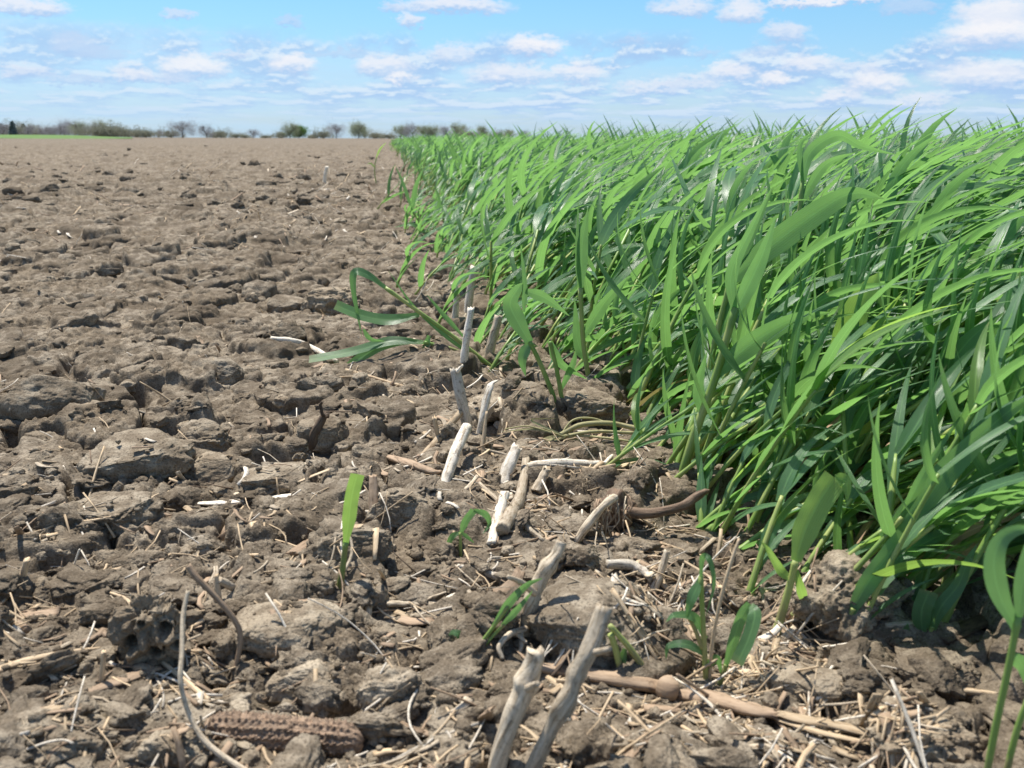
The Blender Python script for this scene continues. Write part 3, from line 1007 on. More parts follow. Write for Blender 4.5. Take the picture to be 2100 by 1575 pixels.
stick('dark_stub', 'dark rotten stick standing in front of the pale flat clod', 'stub', DK,
      [('stalk', (640, 918), [(638, 918, 0), (648, 885, 0), (662, 858, .003), (668, 848, .003)], [12, 11, 9, 10], dict(bumps=.3, jag=6)),
       ('side_twig', (640, 918), [(662, 852, 0), (657, 832, 0), (661, 824, 0)], [4, 3], S0)])
stick('broken_stalk', 'thick white stalk stub leaning to the far side beside the diagonal stick', 'stalk', BL,
      [('upper_stalk', (1030, 990), [(1030, 995, 0), (1044, 955, .01), (1060, 918, .02)], [17, 18, 15], dict(sink=0, aspect=.7, jag=9)),
       ('lower_stalk', (1010, 1120), [(1008, 1118, 0), (1022, 1060, .025), (1036, 1010, .045)], [14, 14, 13], dict(sink=0, bumps=.2, jag=6))])
stick('broken_stalk', 'grey brown stalk lying close beside the thick white one', 'stalk', WE,
      [('stalk', (1050, 1050), [(1030, 1088, 0), (1050, 1050, 0), (1067, 1020, 0), (1080, 945, 0)], [16, 15, 14, 12], dict(lie=1, sink=0, bumps=.25, jag=8))])
stick('broken_stalk', 'short grey tan stalk piece propped on the crumbly mound', 'stalk', WE,
      [('stalk', (1095, 1010), [(1098, 1008, 0), (1110, 985, .004), (1122, 960, .008)], [15, 13, 11], dict(sink=0, aspect=.7, jag=8))])
stick('long_twig', 'long straight thin stick lying diagonally across the white stalks', 'stick', WE,
      [('stalk', (1050, 1060), [(983, 992, 0), (1030, 1035, 0), (1070, 1072, 0), (1117, 1110, 0)], [6, 6, 7, 5], dict(lie=1, sink=0, bumps=.15))])
stick('stalk_strip', 'split tan stalk strip lying across the mound behind the root clump', 'stalk', ST,
      [('stalk', (1130, 960), [(1075, 944, 0), (1110, 955, 0), (1150, 968, 0), (1180, 978, 0)], [7, 8, 8, 5], dict(lie=1, sink=0, aspect=.5))])
stick('broken_stalk', 'bleached stalk half buried in crumbs behind the root clump', 'stalk', BL,
      [('stalk', (1180, 955), [(1080, 958, 0), (1140, 950, 0), (1200, 952, 0), (1243, 953, 0)], [12, 12, 11, 9], dict(lie=1, sink=0, bumps=.2)),
       ('side_twig', (1180, 955), [(1240, 952, 0), (1250, 940, 0), (1257, 934, 0)], [6, 4], {'sink': 0, 'lie': 1})])
stick('broken_stalk', 'brown tapering stalk half sunk in the soil beside the bent white stub', 'stalk', CH,
      [('stalk', (850, 955), [(800, 938, 0), (840, 950, 0), (880, 965, 0), (905, 968, 0)], [12, 14, 12, 5], dict(lie=1, sink=0, aspect=.6, bumps=.2))])
stick('broken_stalk', 'brown slanting stalk under the bent white stub', 'stalk', ST,
      [('stalk', (880, 920), [(858, 945, -.01), (890, 912, .01), (920, 875, .035), (945, 845, .05)], [9, 10, 10, 9], dict(sink=0, bumps=.15))])
# the lying corn stalk with its node
cs = on(1370, 1400, .004)
stick('corn_stalk', 'thick brown corn stalk lying flat, its near end split into splinters', 'stalk', {'stalk': CH, 'node_ring': CH, 'splinter': ST},
      [('stalk', (1370, 1415), [(1108, 1368, 0), (1200, 1382, 0), (1300, 1398, 0), (1367, 1412, 0)], [17, 23, 27, 26], dict(lie=1, sink=0, n=44, ns=20, bumps=.10, aspect=.6)),
       ('node_ring', (1370, 1415), [(1362, 1411, 0), (1370, 1413, 0), (1380, 1416, 0)], [29, 33, 29], dict(lie=1, sink=0, n=12, ns=20, bumps=.08, jag=0)),
       ('stalk', (1370, 1415), [(1376, 1414, 0), (1450, 1430, 0), (1530, 1452, .003), (1590, 1464, .004)], [28, 27, 24, 14], dict(lie=1, sink=0, n=36, ns=20, bumps=.14, aspect=.5, jag=22)),
       ('splinter', (1600, 1470), [(1540, 1446, 0), (1640, 1474, .005), (1730, 1490, .006), (1795, 1508, .005)], [10, 18, 18, 12], dict(lie=1, sink=0, aspect=.35, jag=12)),
       ('splinter', (1600, 1470), [(1560, 1462, 0), (1660, 1496, .004), (1780, 1524, .005)], [7, 11, 7], dict(lie=1, sink=0, aspect=.4, jag=9)),
       ('splinter', (1370, 1415), [(1112, 1356, 0), (1200, 1366, 0), (1290, 1384, 0)], [5, 9, 4], dict(lie=1, sink=0, aspect=.4, jag=9))])
stick('thin_straw', 'thin brown straw leaning across the splintered corn stalk', 'straw', CH, [('stalk', (1600, 1500), [(1553, 1430, 0), (1600, 1484, 0), (1642, 1530, 0)], [6, 6, 5], {'sink': 0, 'lie': 1})])
# the root clump
rb = hit(1262, 1085)
s = mpp(rb)
root = empty('stalk_root_clump', rb, 'torn up stalk base with hanging fibrous roots and a dark curved branch', 'root clump')
mb = MB()
v, f = ico(4)
p = v * np.array([38 * s, 32 * s, 40 * s]) * (1 + .35 * vn3(v * 2.1, 3) + .2 * vn3(v * 5, 4))[:, None] + np.array([8 * s, 8 * s, 42 * s])
mb.add(p, f, np.stack([np.arctan2(v[:, 0], v[:, 1]) / 6.28, v[:, 2] * .03], -1))
mb.build('root_crown', M['bark_brown'], root)
for nm, pts, rr, mt in (('branch', [(1272, 1050, -.004), (1330, 1052, -.006), (1395, 1040, -.004), (1425, 1020, 0), (1450, 1006, .004)], [13, 10, 10, 10, 7], M['bark_brown']),
                        ('branch', [(1262, 1020, -.012), (1240, 1035, -.018), (1200, 1085, -.022), (1165, 1140, -.02)], [9, 8, 9, 6], M['weathered'])):
    mb = MB()
    tube(mb, [V(rb, *q) - rb for q in pts], rr[0] * s, rr[-1] * s, n=44, ns=14, bumps=.26, jag=5 * s, prof=(np.linspace(0, 1, len(rr)), [q * s for q in rr]), seed=5)
    mb.build(nm, mt, root)
for k in range(34):
    x0 = random.uniform(1218, 1292); y0 = random.uniform(1012, 1052)
    y1 = y0 + random.uniform(25, 75)
    mb = MB()
    pts = [(x0, y0, -.010), (x0 + random.uniform(-10, 10), (y0 + y1) / 2, -.016), (x0 + random.uniform(-22, 16), y1, -.013)]
    tube(mb, [V(rb, *q) - rb for q in pts], random.uniform(1.6, 3) * s, 1.0 * s, n=7, ns=5, seed=k)
    mb.build('root', M['chip' if k % 2 else 'weathered'], root)
# twigs on the bare soil
stick('arched_twig', 'dark arched twig with its upper end in the air', 'twig', CH,
      [('stalk', (482, 1385), [(482, 1378, 0), (493, 1310, .004), (480, 1270, .006), (440, 1222, .008), (404, 1186, .010), (386, 1160, .012)], [4, 6, 7, 7, 8, 8], dict(n=40, bumps=.1))])
stick('curved_twig', 'long pale twig curving down past the cob', 'twig', WE,
      [('stalk', (400, 1500), [(386, 1212, .03), (376, 1260, .024), (373, 1340, .012), (371, 1400, .004), (390, 1470, .0), (430, 1530, -.006), (515, 1590, -.012)], [5, 6, 6, 6, 6, 8, 9], dict(n=50, sink=0, bumps=.12))])
stick('stalk_stub', 'small pale broken stub beside the arched twig', 'stub', ST, [('stalk', (447, 1245), [(448, 1250, 0), (446, 1215, 0), (444, 1180, .002)], [15, 12, 5], dict(aspect=.6, jag=6))])
stick('stalk_stub', 'small grey twig end poking from the soil next to the pale broken stub', 'stub', WE, [('stalk', (490, 1212), [(498, 1214, .004), (470, 1200, -.002), (449, 1190, -.006)], [9, 10, 9], S0)])
stick('stalk_strip', 'broad pale flattened stalk strip lying on bare soil', 'stalk', BL,
      [('stalk', (500, 1030), [(383, 1030, 0), (440, 1032, 0), (520, 1024, 0), (610, 1015, 0)], [6, 13, 15, 12], dict(lie=1, sink=0, aspect=.35, n=30, jag=7))])
stick('stalk_strip', 'short tan stalk strip meeting the broad pale one', 'stalk', ST, [('stalk', (370, 1030), [(345, 1008, 0), (370, 1030, 0), (396, 1052, 0)], [8, 10, 7], dict(lie=1, sink=0, aspect=.4))])
stick('stalk_strip', 'greyish split stalk lying flat near the pinkish bark chip', 'stalk', WE,
      [('stalk', (865, 1240), [(790, 1238, 0), (840, 1238, 0), (940, 1240, 0)], [12, 12, 10], dict(lie=1, sink=0, aspect=.6, n=26, bumps=.15, jag=6))])
stick('bark_chip', 'flat pinkish brown bark chip below the greyish split stalk', 'chip', CH, [('chip', (852, 1272), [(818, 1268, 0), (850, 1274, 0), (888, 1272, 0)], [17, 20, 15], dict(lie=1, sink=0, aspect=.22, jag=10))])
stick('bark_chip', 'grey brown bark chip lying slanted near the cut leaf stub', 'chip', CH, [('chip', (640, 1110), [(600, 1135, 0), (640, 1110, 0), (680, 1082, 0)], [17, 20, 13], dict(lie=1, sink=0, aspect=.25, jag=10))])
stick('bark_chip', 'upright grey chip casting shadow behind the cut leaf stub', 'chip', CH, [('chip', (766, 1055), [(765, 1058, 0), (766, 1020, .006), (765, 976, .014)], [10, 11, 10], dict(sink=0, aspect=.3, jag=4))])
stick('bark_chip', 'small pinkish chip lying crosswise beside the cut leaf stub', 'chip', CH, [('chip', (780, 1082), [(752, 1080, 0), (780, 1082, 0), (808, 1083, 0)], [10, 11, 11], dict(lie=1, sink=0, aspect=.4, jag=4))])
stick('broken_stalk', 'curved mottled stalk piece lying behind the domed clod', 'stalk', BL,
      [('stalk', (1280, 1165), [(1245, 1158, 0), (1290, 1158, 0), (1320, 1172, 0), (1336, 1190, 0)], [12, 13, 11, 7], dict(lie=1, sink=0, bumps=.2))])
stick('stalk_stub', 'short brown stub leaning on the domed clod top', 'stub', WE, [('stalk', (1342, 1215), [(1338, 1216, 0), (1355, 1175, .004), (1368, 1130, .008)], [11, 9, 8], dict(sink=0))])
stick('broken_stalk', 'mottled pale stalk piece lying beside the seedling', 'stalk', BL, [('stalk', (985, 1175), [(938, 1162, 0), (985, 1174, 0), (1030, 1184, 0)], [7, 10, 9], dict(lie=1, sink=0, bumps=.2))])
stick('long_twig', 'thin pale twig standing upright before the rye, taller than nearby shoots', 'twig', ST,
      [('stalk', (1453, 1405), [(1453, 1408, 0), (1462, 1310, .002), (1478, 1230, .004), (1500, 1150, .008), (1516, 1105, .012)], [8, 6, 5, 5, 4], dict(n=30, bumps=.1))])
stick('dark_stub', 'dark stick slanting among the rye stems', 'stick', DK, [('stalk', (1725, 1025), [(1722, 1022, 0), (1765, 992, .01), (1806, 964, .02)], [11, 10, 8], dict(bumps=.3))])
stick('broken_stalk', 'grey stalk piece lying below the tall crumbly clod', 'stalk', WE, [('stalk', (1860, 1282), [(1815, 1284, 0), (1860, 1280, 0), (1906, 1279, 0)], [8, 8, 7], dict(lie=1, sink=0))])
stick('bark_chip', 'dark wooden chip in the rye shade with two sunlit spots', 'chip', DK, [('chip', (1975, 1290), [(1930, 1312, 0), (1980, 1288, 0), (2030, 1262, 0)], [22, 26, 20], dict(lie=1, sink=0, aspect=.3, jag=9))])
stick('long_twig', 'pale straw stalk lying along the grainy clod', 'straw', ST, [('stalk', (1940, 1425), [(1830, 1418, 0), (1920, 1412, 0), (1990, 1418, 0), (2045, 1425, 0)], [6, 8, 9, 7], {'sink': 0, 'lie': 1})])
stick('broken_stalk', 'long pale split stalk pointing in from the near corner', 'stalk', ST,
      [('stalk', (90, 1370), [(-60, 1400, 0), (30, 1362, 0), (110, 1342, 0), (205, 1328, 0)], [14, 14, 10, 4], dict(lie=1, sink=0, aspect=.6, jag=9))])
stick('broken_stalk', 'brown stalk piece lying above the long pale split stalk', 'stalk', CH, [('stalk', (20, 1275), [(-30, 1262, 0), (20, 1275, 0), (58, 1292, 0)], [12, 13, 10], {'sink': 0, 'lie': 1})])
stick('stalk_stub', 'short upright pale stub near the rough clod with straw at its foot', 'stub', ST, [('stalk', (45, 1192), [(44, 1195, 0), (50, 1170, 0), (56, 1148, 0)], [14, 15, 14], dict(aspect=.5))])
stick('stalk_stub', 'thin standing stub in front of the holey clod', 'stub', ST, [('stalk', (208, 1400), [(206, 1402, 0), (210, 1368, 0), (213, 1337, 0)], [8, 7, 7], {})])
stick('broken_stalk', 'wide torn brown husk piece lying before the holey clod', 'stalk', CH, [('stalk', (260, 1400), [(180, 1418, 0), (240, 1398, 0), (320, 1368, 0)], [10, 22, 19], dict(lie=1, sink=0, aspect=.28, jag=10))])
stick('long_twig', 'straight tan twig running under the long curved twig', 'twig', ST, [('stalk', (370, 1390), [(325, 1352, 0), (370, 1388, 0), (430, 1438, 0)], [6, 7, 8], {'sink': 0, 'lie': 1})])
stick('broken_stalk', 'long mottled bleached stalk lying by the cut green leaf tip', 'stalk', BL,
      [('stalk', (640, 712), [(556, 694, 0), (600, 700, 0), (640, 714, 0), (690, 742, 0)], [5, 8, 7, 6], dict(lie=1, sink=0, bumps=.15))])
stick('long_twig', 'very long thin dry twig running from the green leaf towards the white stubs', 'twig', ST, [('stalk', (760, 775), [(667, 747, 0), (730, 764, 0), (800, 785, 0), (855, 800, 0)], [3, 4, 4, 3], {'sink': 0, 'lie': 1})])
stick('broken_stalk', 'bright split straw stub beside the foot of the twin sticks', 'straw', BL, [('stalk', (1165, 1570), [(1130, 1600, -.01), (1165, 1560, .002), (1197, 1522, .012)], [13, 12, 7], dict(sink=0, aspect=.5, jag=6))])
stick('thin_straw', 'pale straw lying in front of the pale clod with the round hole', 'straw', BL, [('stalk', (830, 1505), [(775, 1495, 0), (820, 1500, 0), (866, 1510, 0)], [4, 7, 5], dict(lie=1, sink=0, aspect=.5))])

# the corn cob half buried on the near soil
c0, c1 = hit(415, 1492), hit(740, 1530)
cz = max(c0.z, c1.z)
A0 = V(c0, 415, 1478, .0); A1 = V(c0, 745, 1505, -.008)
A0.z = A1.z = min(A0.z, A1.z) - .0045
s = mpp(c0)
n, ns = 150, 160
t_ = np.linspace(0, 1, n); th = np.linspace(0, 2 * math.pi, ns, endpoint=False)
TT, HH = np.meshgrid(t_, th, indexing='ij')
prof = 47 * s * np.sqrt(np.clip(1 - (np.abs(TT - .5) * 2) ** 8, 0.02, 1)) * (1.0 - .12 * TT)
q1 = np.cos(HH * 14 + .6 * np.sin(TT * 9)); q2 = np.cos(TT * 2 * math.pi * 24 + np.floor(HH * 14 / 6.2832) * 3.14)
sock = np.clip(q1, -.2, 1) * (.3 + .7 * np.clip(q2, -.4, 1))
nz = vn3(np.stack([TT * 40, np.cos(HH) * 6, np.sin(HH) * 6], -1).reshape(-1, 3), 8).reshape(n, ns)
R_ = prof * (1 + .17 * sock + .10 * nz)
ax = (A1 - A0); L = ax.length; axn = np.array(ax.normalized()); sd = np.cross(axn, [0, 0, 1]); sd /= np.linalg.norm(sd); up = np.cross(sd, axn)
Pc = (TT[..., None] * L) * axn + (R_ * np.cos(HH))[..., None] * sd + (R_ * np.sin(HH))[..., None] * up
mb = MB()
mb.add(Pc.reshape(-1, 3), grid_faces(n, ns, True), np.stack([HH / 6.28, TT * L], -1).reshape(-1, 2), (.5 + .35 * nz).ravel())
o = mb.build('corn_cob', M['cob'])
o.location = A0
tag(o, 'shelled brown corn cob half buried in the soil, pitted with empty sockets', 'corn cob')

# ------------------------------------------------------------------ straw and chips strewn about
def piece_geo(mb, c, az, L, r, kind, seed, tint=.5, lift=None, tilt=0.0):
    rg = np.random.default_rng(seed)
    k = 4 if kind != 'stalk_chip' else 3
    u = np.linspace(-.5, .5, k)
    bend = rg.normal() * .12 * L
    X = c[0] + u * L * math.cos(az) - (u * u - .08) * bend * 4 * math.sin(az)
    Y = c[1] + u * L * math.sin(az) + (u * u - .08) * bend * 4 * math.cos(az)
    return X, Y


def strew(n, name_of, individual, seed, far_frac):
    rg = np.random.default_rng(seed)
    out = []
    while len(out) < n:
        py = 300 + 1290 * rg.random() ** (.85 if individual else .55)
        if not individual and rg.random() < .35: py = rg.uniform(294, 520)
        px = rg.uniform(-60, 1900)
        e = float(edge_px(py))
        if px > e + 40: continue
        near_row = math.exp(-((px - (e - 200)) / 260) ** 2)
        if rg.random() > .28 + .72 * near_row: continue
        if vn2(np.array([px / 150.]), np.array([py / 110.]), 44)[0] < -.12 and rg.random() < .8: continue
        P = G(px, py)
        if P.y > (14 if individual else 26): continue
        kind = 'stalk_chip' if rg.random() < .26 else 'straw_piece'
        d = max(1.0, P.length / 1.6)
        L = (rg.uniform(.012, .046) if kind == 'straw_piece' else rg.uniform(.010, .028)) * min(d, 4)
        r = (rg.uniform(.0005, .0014) if kind == 'straw_piece' else rg.uniform(.0018, .0042)) * min(d, 4)
        if not individual: L *= .62; r *= .7
        out.append((P.x, P.y, rg.uniform(0, 6.28), L, r, kind, rg.random(), rg.normal() * .10, rg.random(), py))
    A = np.array([[o[0], o[1], o[2], o[3], o[7]] for o in out])
    u = np.array([-.5, -.25, 0, .25, .5])
    ca, sa = np.cos(A[:, 2])[:, None], np.sin(A[:, 2])[:, None]
    bd = (A[:, 4] * A[:, 3])[:, None] * (u * u - .1)[None] * 4
    X = A[:, 0:1] + u * A[:, 3:4] * ca - bd * sa
    Y = A[:, 1:2] + u * A[:, 3:4] * sa + bd * ca
    Z = hfull(X, Y)
    lin = Z[:, :1] + (Z[:, -1:] - Z[:, :1]) * (u + .5)[None]
    Zl = lin + np.maximum(0, (Z - lin).max(1))[:, None] * .7
    return out, X, Y, Zl


MATS = {'straw_piece': [('straw', 'tan', .5), ('bleached', 'bleached', .22), ('chip', 'brown', .2), ('weathered', 'grey', .08)],
        'stalk_chip': [('chip', 'brown', .5), ('straw', 'tan', .22), ('weathered', 'grey', .18), ('bleached', 'bleached', .10)]}


def pick(kind, r):
    acc = 0
    for m_, w, p_ in MATS[kind]:
        acc += p_
        if r < acc: return m_, w
    return MATS[kind][0][:2]


out, X, Y, Z = strew(290, None, True, 5, .3)
for i, o_ in enumerate(out):
    kind = o_[5]
    m_, word = pick(kind, o_[6])
    lift = o_[4] * (.35 if kind == 'straw_piece' else .15)
    pts = np.stack([X[i], Y[i], Z[i] + lift], -1)
    if o_[8] < .16:           # some poke up out of the soil
        pts[:, 2] += np.linspace(-.2, .75, 5) * o_[3] * .8
    c = pts[2].copy()
    mb = MB()
    if kind == 'straw_piece':
        tube(mb, pts - c, o_[4], o_[4] * .75, n=8, ns=7, bumps=.12, jag=o_[4], seed=i, aspect=.75, roll=o_[8] * 3)
    else:
        tube(mb, pts - c, o_[4], o_[4] * .8, n=8, ns=10, bumps=.12, jag=o_[4] * .9, seed=i, aspect=.24, roll=(o_[8] - .5) * .9)
    ob = mb.build(kind, M[m_])
    ob.location = c
    far = math.hypot(c[0], c[1]) > 1.9
    edge = o_[9] > 0 and c[0] > -.02 and not far
    noun = 'thin straw' if kind == 'straw_piece' else 'flat stalk chip'
    where = 'far out on the blurred tilled field' if far else ('on the littered soil near the crop edge' if edge else 'on the open near soil among clods')
    tag(ob, f'{word} {noun} lying {where}', 'straw' if kind == 'straw_piece' else 'chip', f'{word} {noun} pieces {where}')

mbs = {'straw': MB(), 'chip': MB(), 'bleached': MB(), 'weathered': MB()}
out, X, Y, Z = strew(3900, None, False, 9, .3)
for i, o_ in enumerate(out):
    m_, word = pick(o_[5], o_[6])
    pts = np.stack([X[i], Y[i], Z[i] + o_[4] * .4], -1)
    if o_[8] < .12: pts[:, 2] += np.linspace(-.2, .75, 5) * o_[3] * .7
    tube(mbs[m_], pts, o_[4], o_[4] * .7, n=4, ns=5, seed=i, aspect=.7 if o_[5] == 'straw_piece' else .25, roll=(o_[8] - .5), tint=o_[8])
for (m_, word) in (('straw', 'tan'), ('chip', 'brown'), ('bleached', 'bleached'), ('weathered', 'grey')):
    tag(mbs[m_].build('straw_litter', M[m_]), f'{word} crop litter of small straw scraps scattered over the soil', 'straw litter', kind='stuff')
# ------------------------------------------------------------------ rye


def leaf_geo(mb, p0, az, el, L, W, grav, wind, n=14, nc=5, roll=0.0, twist=0.0, fold=.14, tint=.5, blunt=False, seed=0):
    d = np.array([math.cos(az) * math.cos(el), math.sin(az) * math.cos(el), math.sin(el)])
    sd0 = np.array([-math.sin(az), math.cos(az), 0])
    P = np.empty((n, 3)); D = np.empty((n, 3))
    p = np.array(p0, float); ds = L / (n - 1)
    for i in range(n):
        P[i] = p; D[i] = d
        s = i / (n - 1)
        d = d + (np.array([wind, wind * .12, 0]) - np.array([0, 0, grav * (.25 + 1.5 * s)])) / (n - 1)
        d /= np.linalg.norm(d)
        p = p + d * ds
    s = np.linspace(0, 1, n)
    Sd = sd0[None] - (D @ sd0)[:, None] * D
    Sd /= np.linalg.norm(Sd, axis=1)[:, None]
    N = np.cross(Sd, D)
    N *= np.where(N[:, 2:3].mean() < 0, -1, 1)
    a = (roll + twist * s)[:, None]
    S2 = Sd * np.cos(a) + N * np.sin(a); N2 = N * np.cos(a) - Sd * np.sin(a)
    w = W * (.62 + .38 * sst(s, 0, .22)) * (np.ones(n) if blunt else np.maximum(1 - s ** 1.9, 0.0)) + .0003
    ribbon(mb, P, w, S2, N2, fold, tint, nc, .05, seed)


def rye_parts(seed, lod=0, short=0.0):
    """one tiller: [(part name, mesh builder)]; the wind blows towards +x"""
    rg = random.Random(seed)
    parts = []
    Hs = rg.uniform(.110, .168) * (1 - .45 * short)
    lean = math.radians(rg.uniform(12, 38))
    az = rg.uniform(-.5, .5)
    n = 9 if lod == 0 else 4
    t = np.linspace(0, 1, n)
    lx = (np.sin(lean) * t + .28 * np.sin(lean) * t * t) * Hs
    C = np.stack([lx * math.cos(az), lx * math.sin(az), Hs * np.cos(lean) * t - .01], -1)
    st = MB()
    r0 = rg.uniform(.0024, .0034)
    tube(st, C, r0, r0 * .66, n=(18 if lod == 0 else 4), ns=(8 if lod == 0 else 4), tint=rg.random(), seed=seed, knots=((.12, .18, .02), (.45, .2, .015), (.75, .2, .015)) if lod == 0 else ())
    parts.append(('stem', st))
    nl = (6 if lod == 0 else 5) if lod < 2 else 4
    ts = [.06, .22, .45, .70, .92, 1.0, .98][7 - nl - (1 if nl < 6 else 0):][:nl] if lod < 2 else [.3, .6, .9, 1.0]
    if lod == 0: ts = [.32, .52, .76, .96, 1.0] if rg.random() < .6 and short < .5 else [.08, .30, .50, .74, .95, 1.0]
    if lod == 1: ts = [.30, .55, .78, .96, 1.0] if rg.random() < .5 else [.10, .40, .70, .95, 1.0]
    for k, tt in enumerate(ts):
        p0 = np.array([np.interp(tt, t, C[:, j]) for j in range(3)])
        top = tt > .9
        aa = rg.gauss(0, .75) if rg.random() < .78 else rg.uniform(-3.1, 3.1)
        el = math.radians(rg.uniform(42, 68) if not top else rg.uniform(40, 70))
        L = rg.uniform(.105, .178) * (1 - .35 * short) * (.62 if tt < .2 else 1)
        if tt == ts[-1] and rg.random() < .4:
            W = rg.uniform(.004, .007); el = math.radians(rg.uniform(70, 85)); L *= .8; gv = .15      # the youngest leaf, still rolled
        else:
            W = rg.uniform(.0086, .0152) * (.75 if tt < .2 else 1); gv = rg.uniform(.10, .45) if rg.random() < .55 else rg.uniform(.5, 1.35)
        mb = MB()
        leaf_geo(mb, p0, aa, el, L, W, gv, rg.uniform(.35, .85) + .45 * top if gv < .46 else rg.uniform(.7, 1.5) + .4 * top, n=(14, 8, 6)[lod], nc=(5, 3, 3)[lod], roll=rg.gauss(0, .3), twist=rg.gauss(0, .6),
                 fold=rg.uniform(.08, .30), tint=rg.random(), seed=seed + k)
        parts.append(('leaf', mb))
    return parts


# the plants that stand out, drawn leaf by leaf: base, stems, leaves (points, width px, roll, blunt end)
def hero_rye(name, label, base, stems, leaves, mat_stem='stem', mat_leaf='leaf', cat='rye plant'):
    b = hit(*base) if base[1] < 1570 else G(*base, .0)
    b.z = min(b.z, gz(b.x, b.y) + .004)
    s = mpp(b)
    root = empty(name, b, label, cat)
    for k, (pts, r0, r1) in enumerate(stems):
        mb = MB()
        P = [V(b, x, y, d) - b for x, y, d in [(q if len(q) == 3 else (*q, .0)) for q in pts]]
        if k == 0: P = [P[0] + (P[0] - P[1]).normalized() * .008] + P
        tube(mb, P, r0 * s * .66, r1 * s * .66, n=24, ns=10, tint=random.random(), seed=k, knots=((.5, .1, .02), (.96, .18, .02)))
        mb.build('stem', M[mat_stem], root)
    for k, lf in enumerate(leaves):
        pts, wpx, roll = lf[:3]
        blunt = len(lf) > 3 and lf[3]
        n = 24
        P = smooth_path([V(b, x, y, d) - b for x, y, d in [(q if len(q) == 3 else (*q, .0)) for q in pts]], n)
        T = np.gradient(P, axis=0); T /= np.linalg.norm(T, axis=1)[:, None]
        vd = np.array((b + Vector(P.mean(0)) - CAMP).normalized())
        Sd = np.cross(T, vd[None]); Sd /= np.linalg.norm(Sd, axis=1)[:, None] + 1e-9
        N = np.cross(Sd, T)
        sgn = np.sign((N @ -vd).mean()); N *= sgn
        u = np.linspace(0, 1, n)
        a = (math.radians(roll) * (.6 + .8 * u))[:, None]
        S2 = Sd * np.cos(a) + N * np.sin(a); N2 = N * np.cos(a) - Sd * np.sin(a)
        w = wpx * .9 * s * (.42 + .58 * sst(u, 0, .35)) * (np.ones(n) if blunt else np.maximum(1 - u ** 2.1, 0)) + .0003
        mb = MB()
        ribbon(mb, P, w, S2, N2, .16, random.random(), 7, .04, k)
        mb.build('leaf', M[mat_leaf], root)
    return root


HR = hero_rye
HR('rye_plant', 'front rye shoot with one wide bright blade folded square at its top', (1592, 1297), [([(1592, 1297), (1616, 1215), (1632, 1150)], 17, 11)],
   [([(1632, 1150), (1652, 1085, .004), (1682, 1025, .008), (1712, 980, .012)], 62, 12, True), ([(1712, 980, .012), (1735, 990, .004), (1738, 1030, .002)], 40, 30),
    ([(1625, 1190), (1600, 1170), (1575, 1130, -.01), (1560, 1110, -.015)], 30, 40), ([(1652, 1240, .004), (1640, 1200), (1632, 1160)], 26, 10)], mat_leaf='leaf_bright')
HR('rye_plant', 'rye plant lying low with a long slanting stem over the crumbly clod', (1648, 1246), [([(1648, 1246), (1740, 1180), (1812, 1105), (1850, 1060)], 11, 9)],
   [([(1812, 1105), (1880, 1035), (1960, 945), (2060, 850), (2140, 800)], 72, 20), ([(1850, 1060), (1900, 960), (1985, 830, .02)], 30, 40)])
HR('rye_plant', 'flat green blade with a cut square tip rising before the crumbly clod', (1735, 1272), [([(1733, 1276), (1742, 1262), (1750, 1248)], 8, 8)],
   [([(1735, 1272), (1780, 1195, .002), (1820, 1140, .004), (1856, 1097, .006)], 44, 10, True)])
HR('rye_plant', 'rye plant leaning hard over the dark hollow with a wide top blade', (1845, 1150), [([(1845, 1150), (1925, 1055), (1995, 975)], 12, 11)],
   [([(1995, 975), (2050, 905), (2120, 850), (2180, 830)], 80, 15), ([(1995, 975), (2030, 880), (2080, 760)], 45, 35)])
HR('rye_plant', 'low rye plant whose thick stem crosses the black hollow', (1890, 1205), [([(1890, 1205), (1936, 1170), (2010, 1095), (2120, 1005)], 14, 12)],
   [([(1934, 1168), (1952, 1110), (1990, 1076), (2024, 1070), (2040, 1085)], 46, 25), ([(2010, 1095), (2060, 1120), (2110, 1170)], 40, 20)])
HR('rye_plant', 'nearest rye plant, its blade looping over in a pale green arch', (2010, 1660), [([(2012, 1650), (2040, 1500), (2068, 1370), (2088, 1265)], 13, 12), ([(2050, 1650), (2085, 1500), (2130, 1380)], 13, 10)],
   [([(2086, 1290), (2052, 1225), (2038, 1160), (2052, 1108), (2095, 1085), (2150, 1095)], 56, 15), ([(2088, 1265), (2100, 1180), (2125, 1090), (2160, 1040)], 48, 25),
    ([(2075, 1340), (2100, 1370), (2120, 1440)], 42, 20)])
HR('rye_plant', 'small rye shoot with a cut bluish blade beside the dark wooden chip', (1905, 1300), [([(1905, 1302), (1912, 1285)], 8, 8)],
   [([(1908, 1298), (1930, 1245), (1965, 1200), (1985, 1150), (2005, 1115)], 40, 15), ([(1892, 1296), (1890, 1255), (1905, 1212)], 44, 10, True), ([(1850, 1325), (1856, 1300), (1862, 1278)], 28, 10)])
HR('rye_plant', 'short lone rye shoot with one blunt drooping blade by the thin upright twig', (1478, 1408), [([(1474, 1410), (1482, 1385), (1490, 1362)], 9, 8)],
   [([(1488, 1366), (1505, 1310), (1522, 1262), (1540, 1240)], 26, 10, True), ([(1540, 1240), (1548, 1262, -.006), (1535, 1310, -.01), (1512, 1360, -.012)], 34, 20, True)])
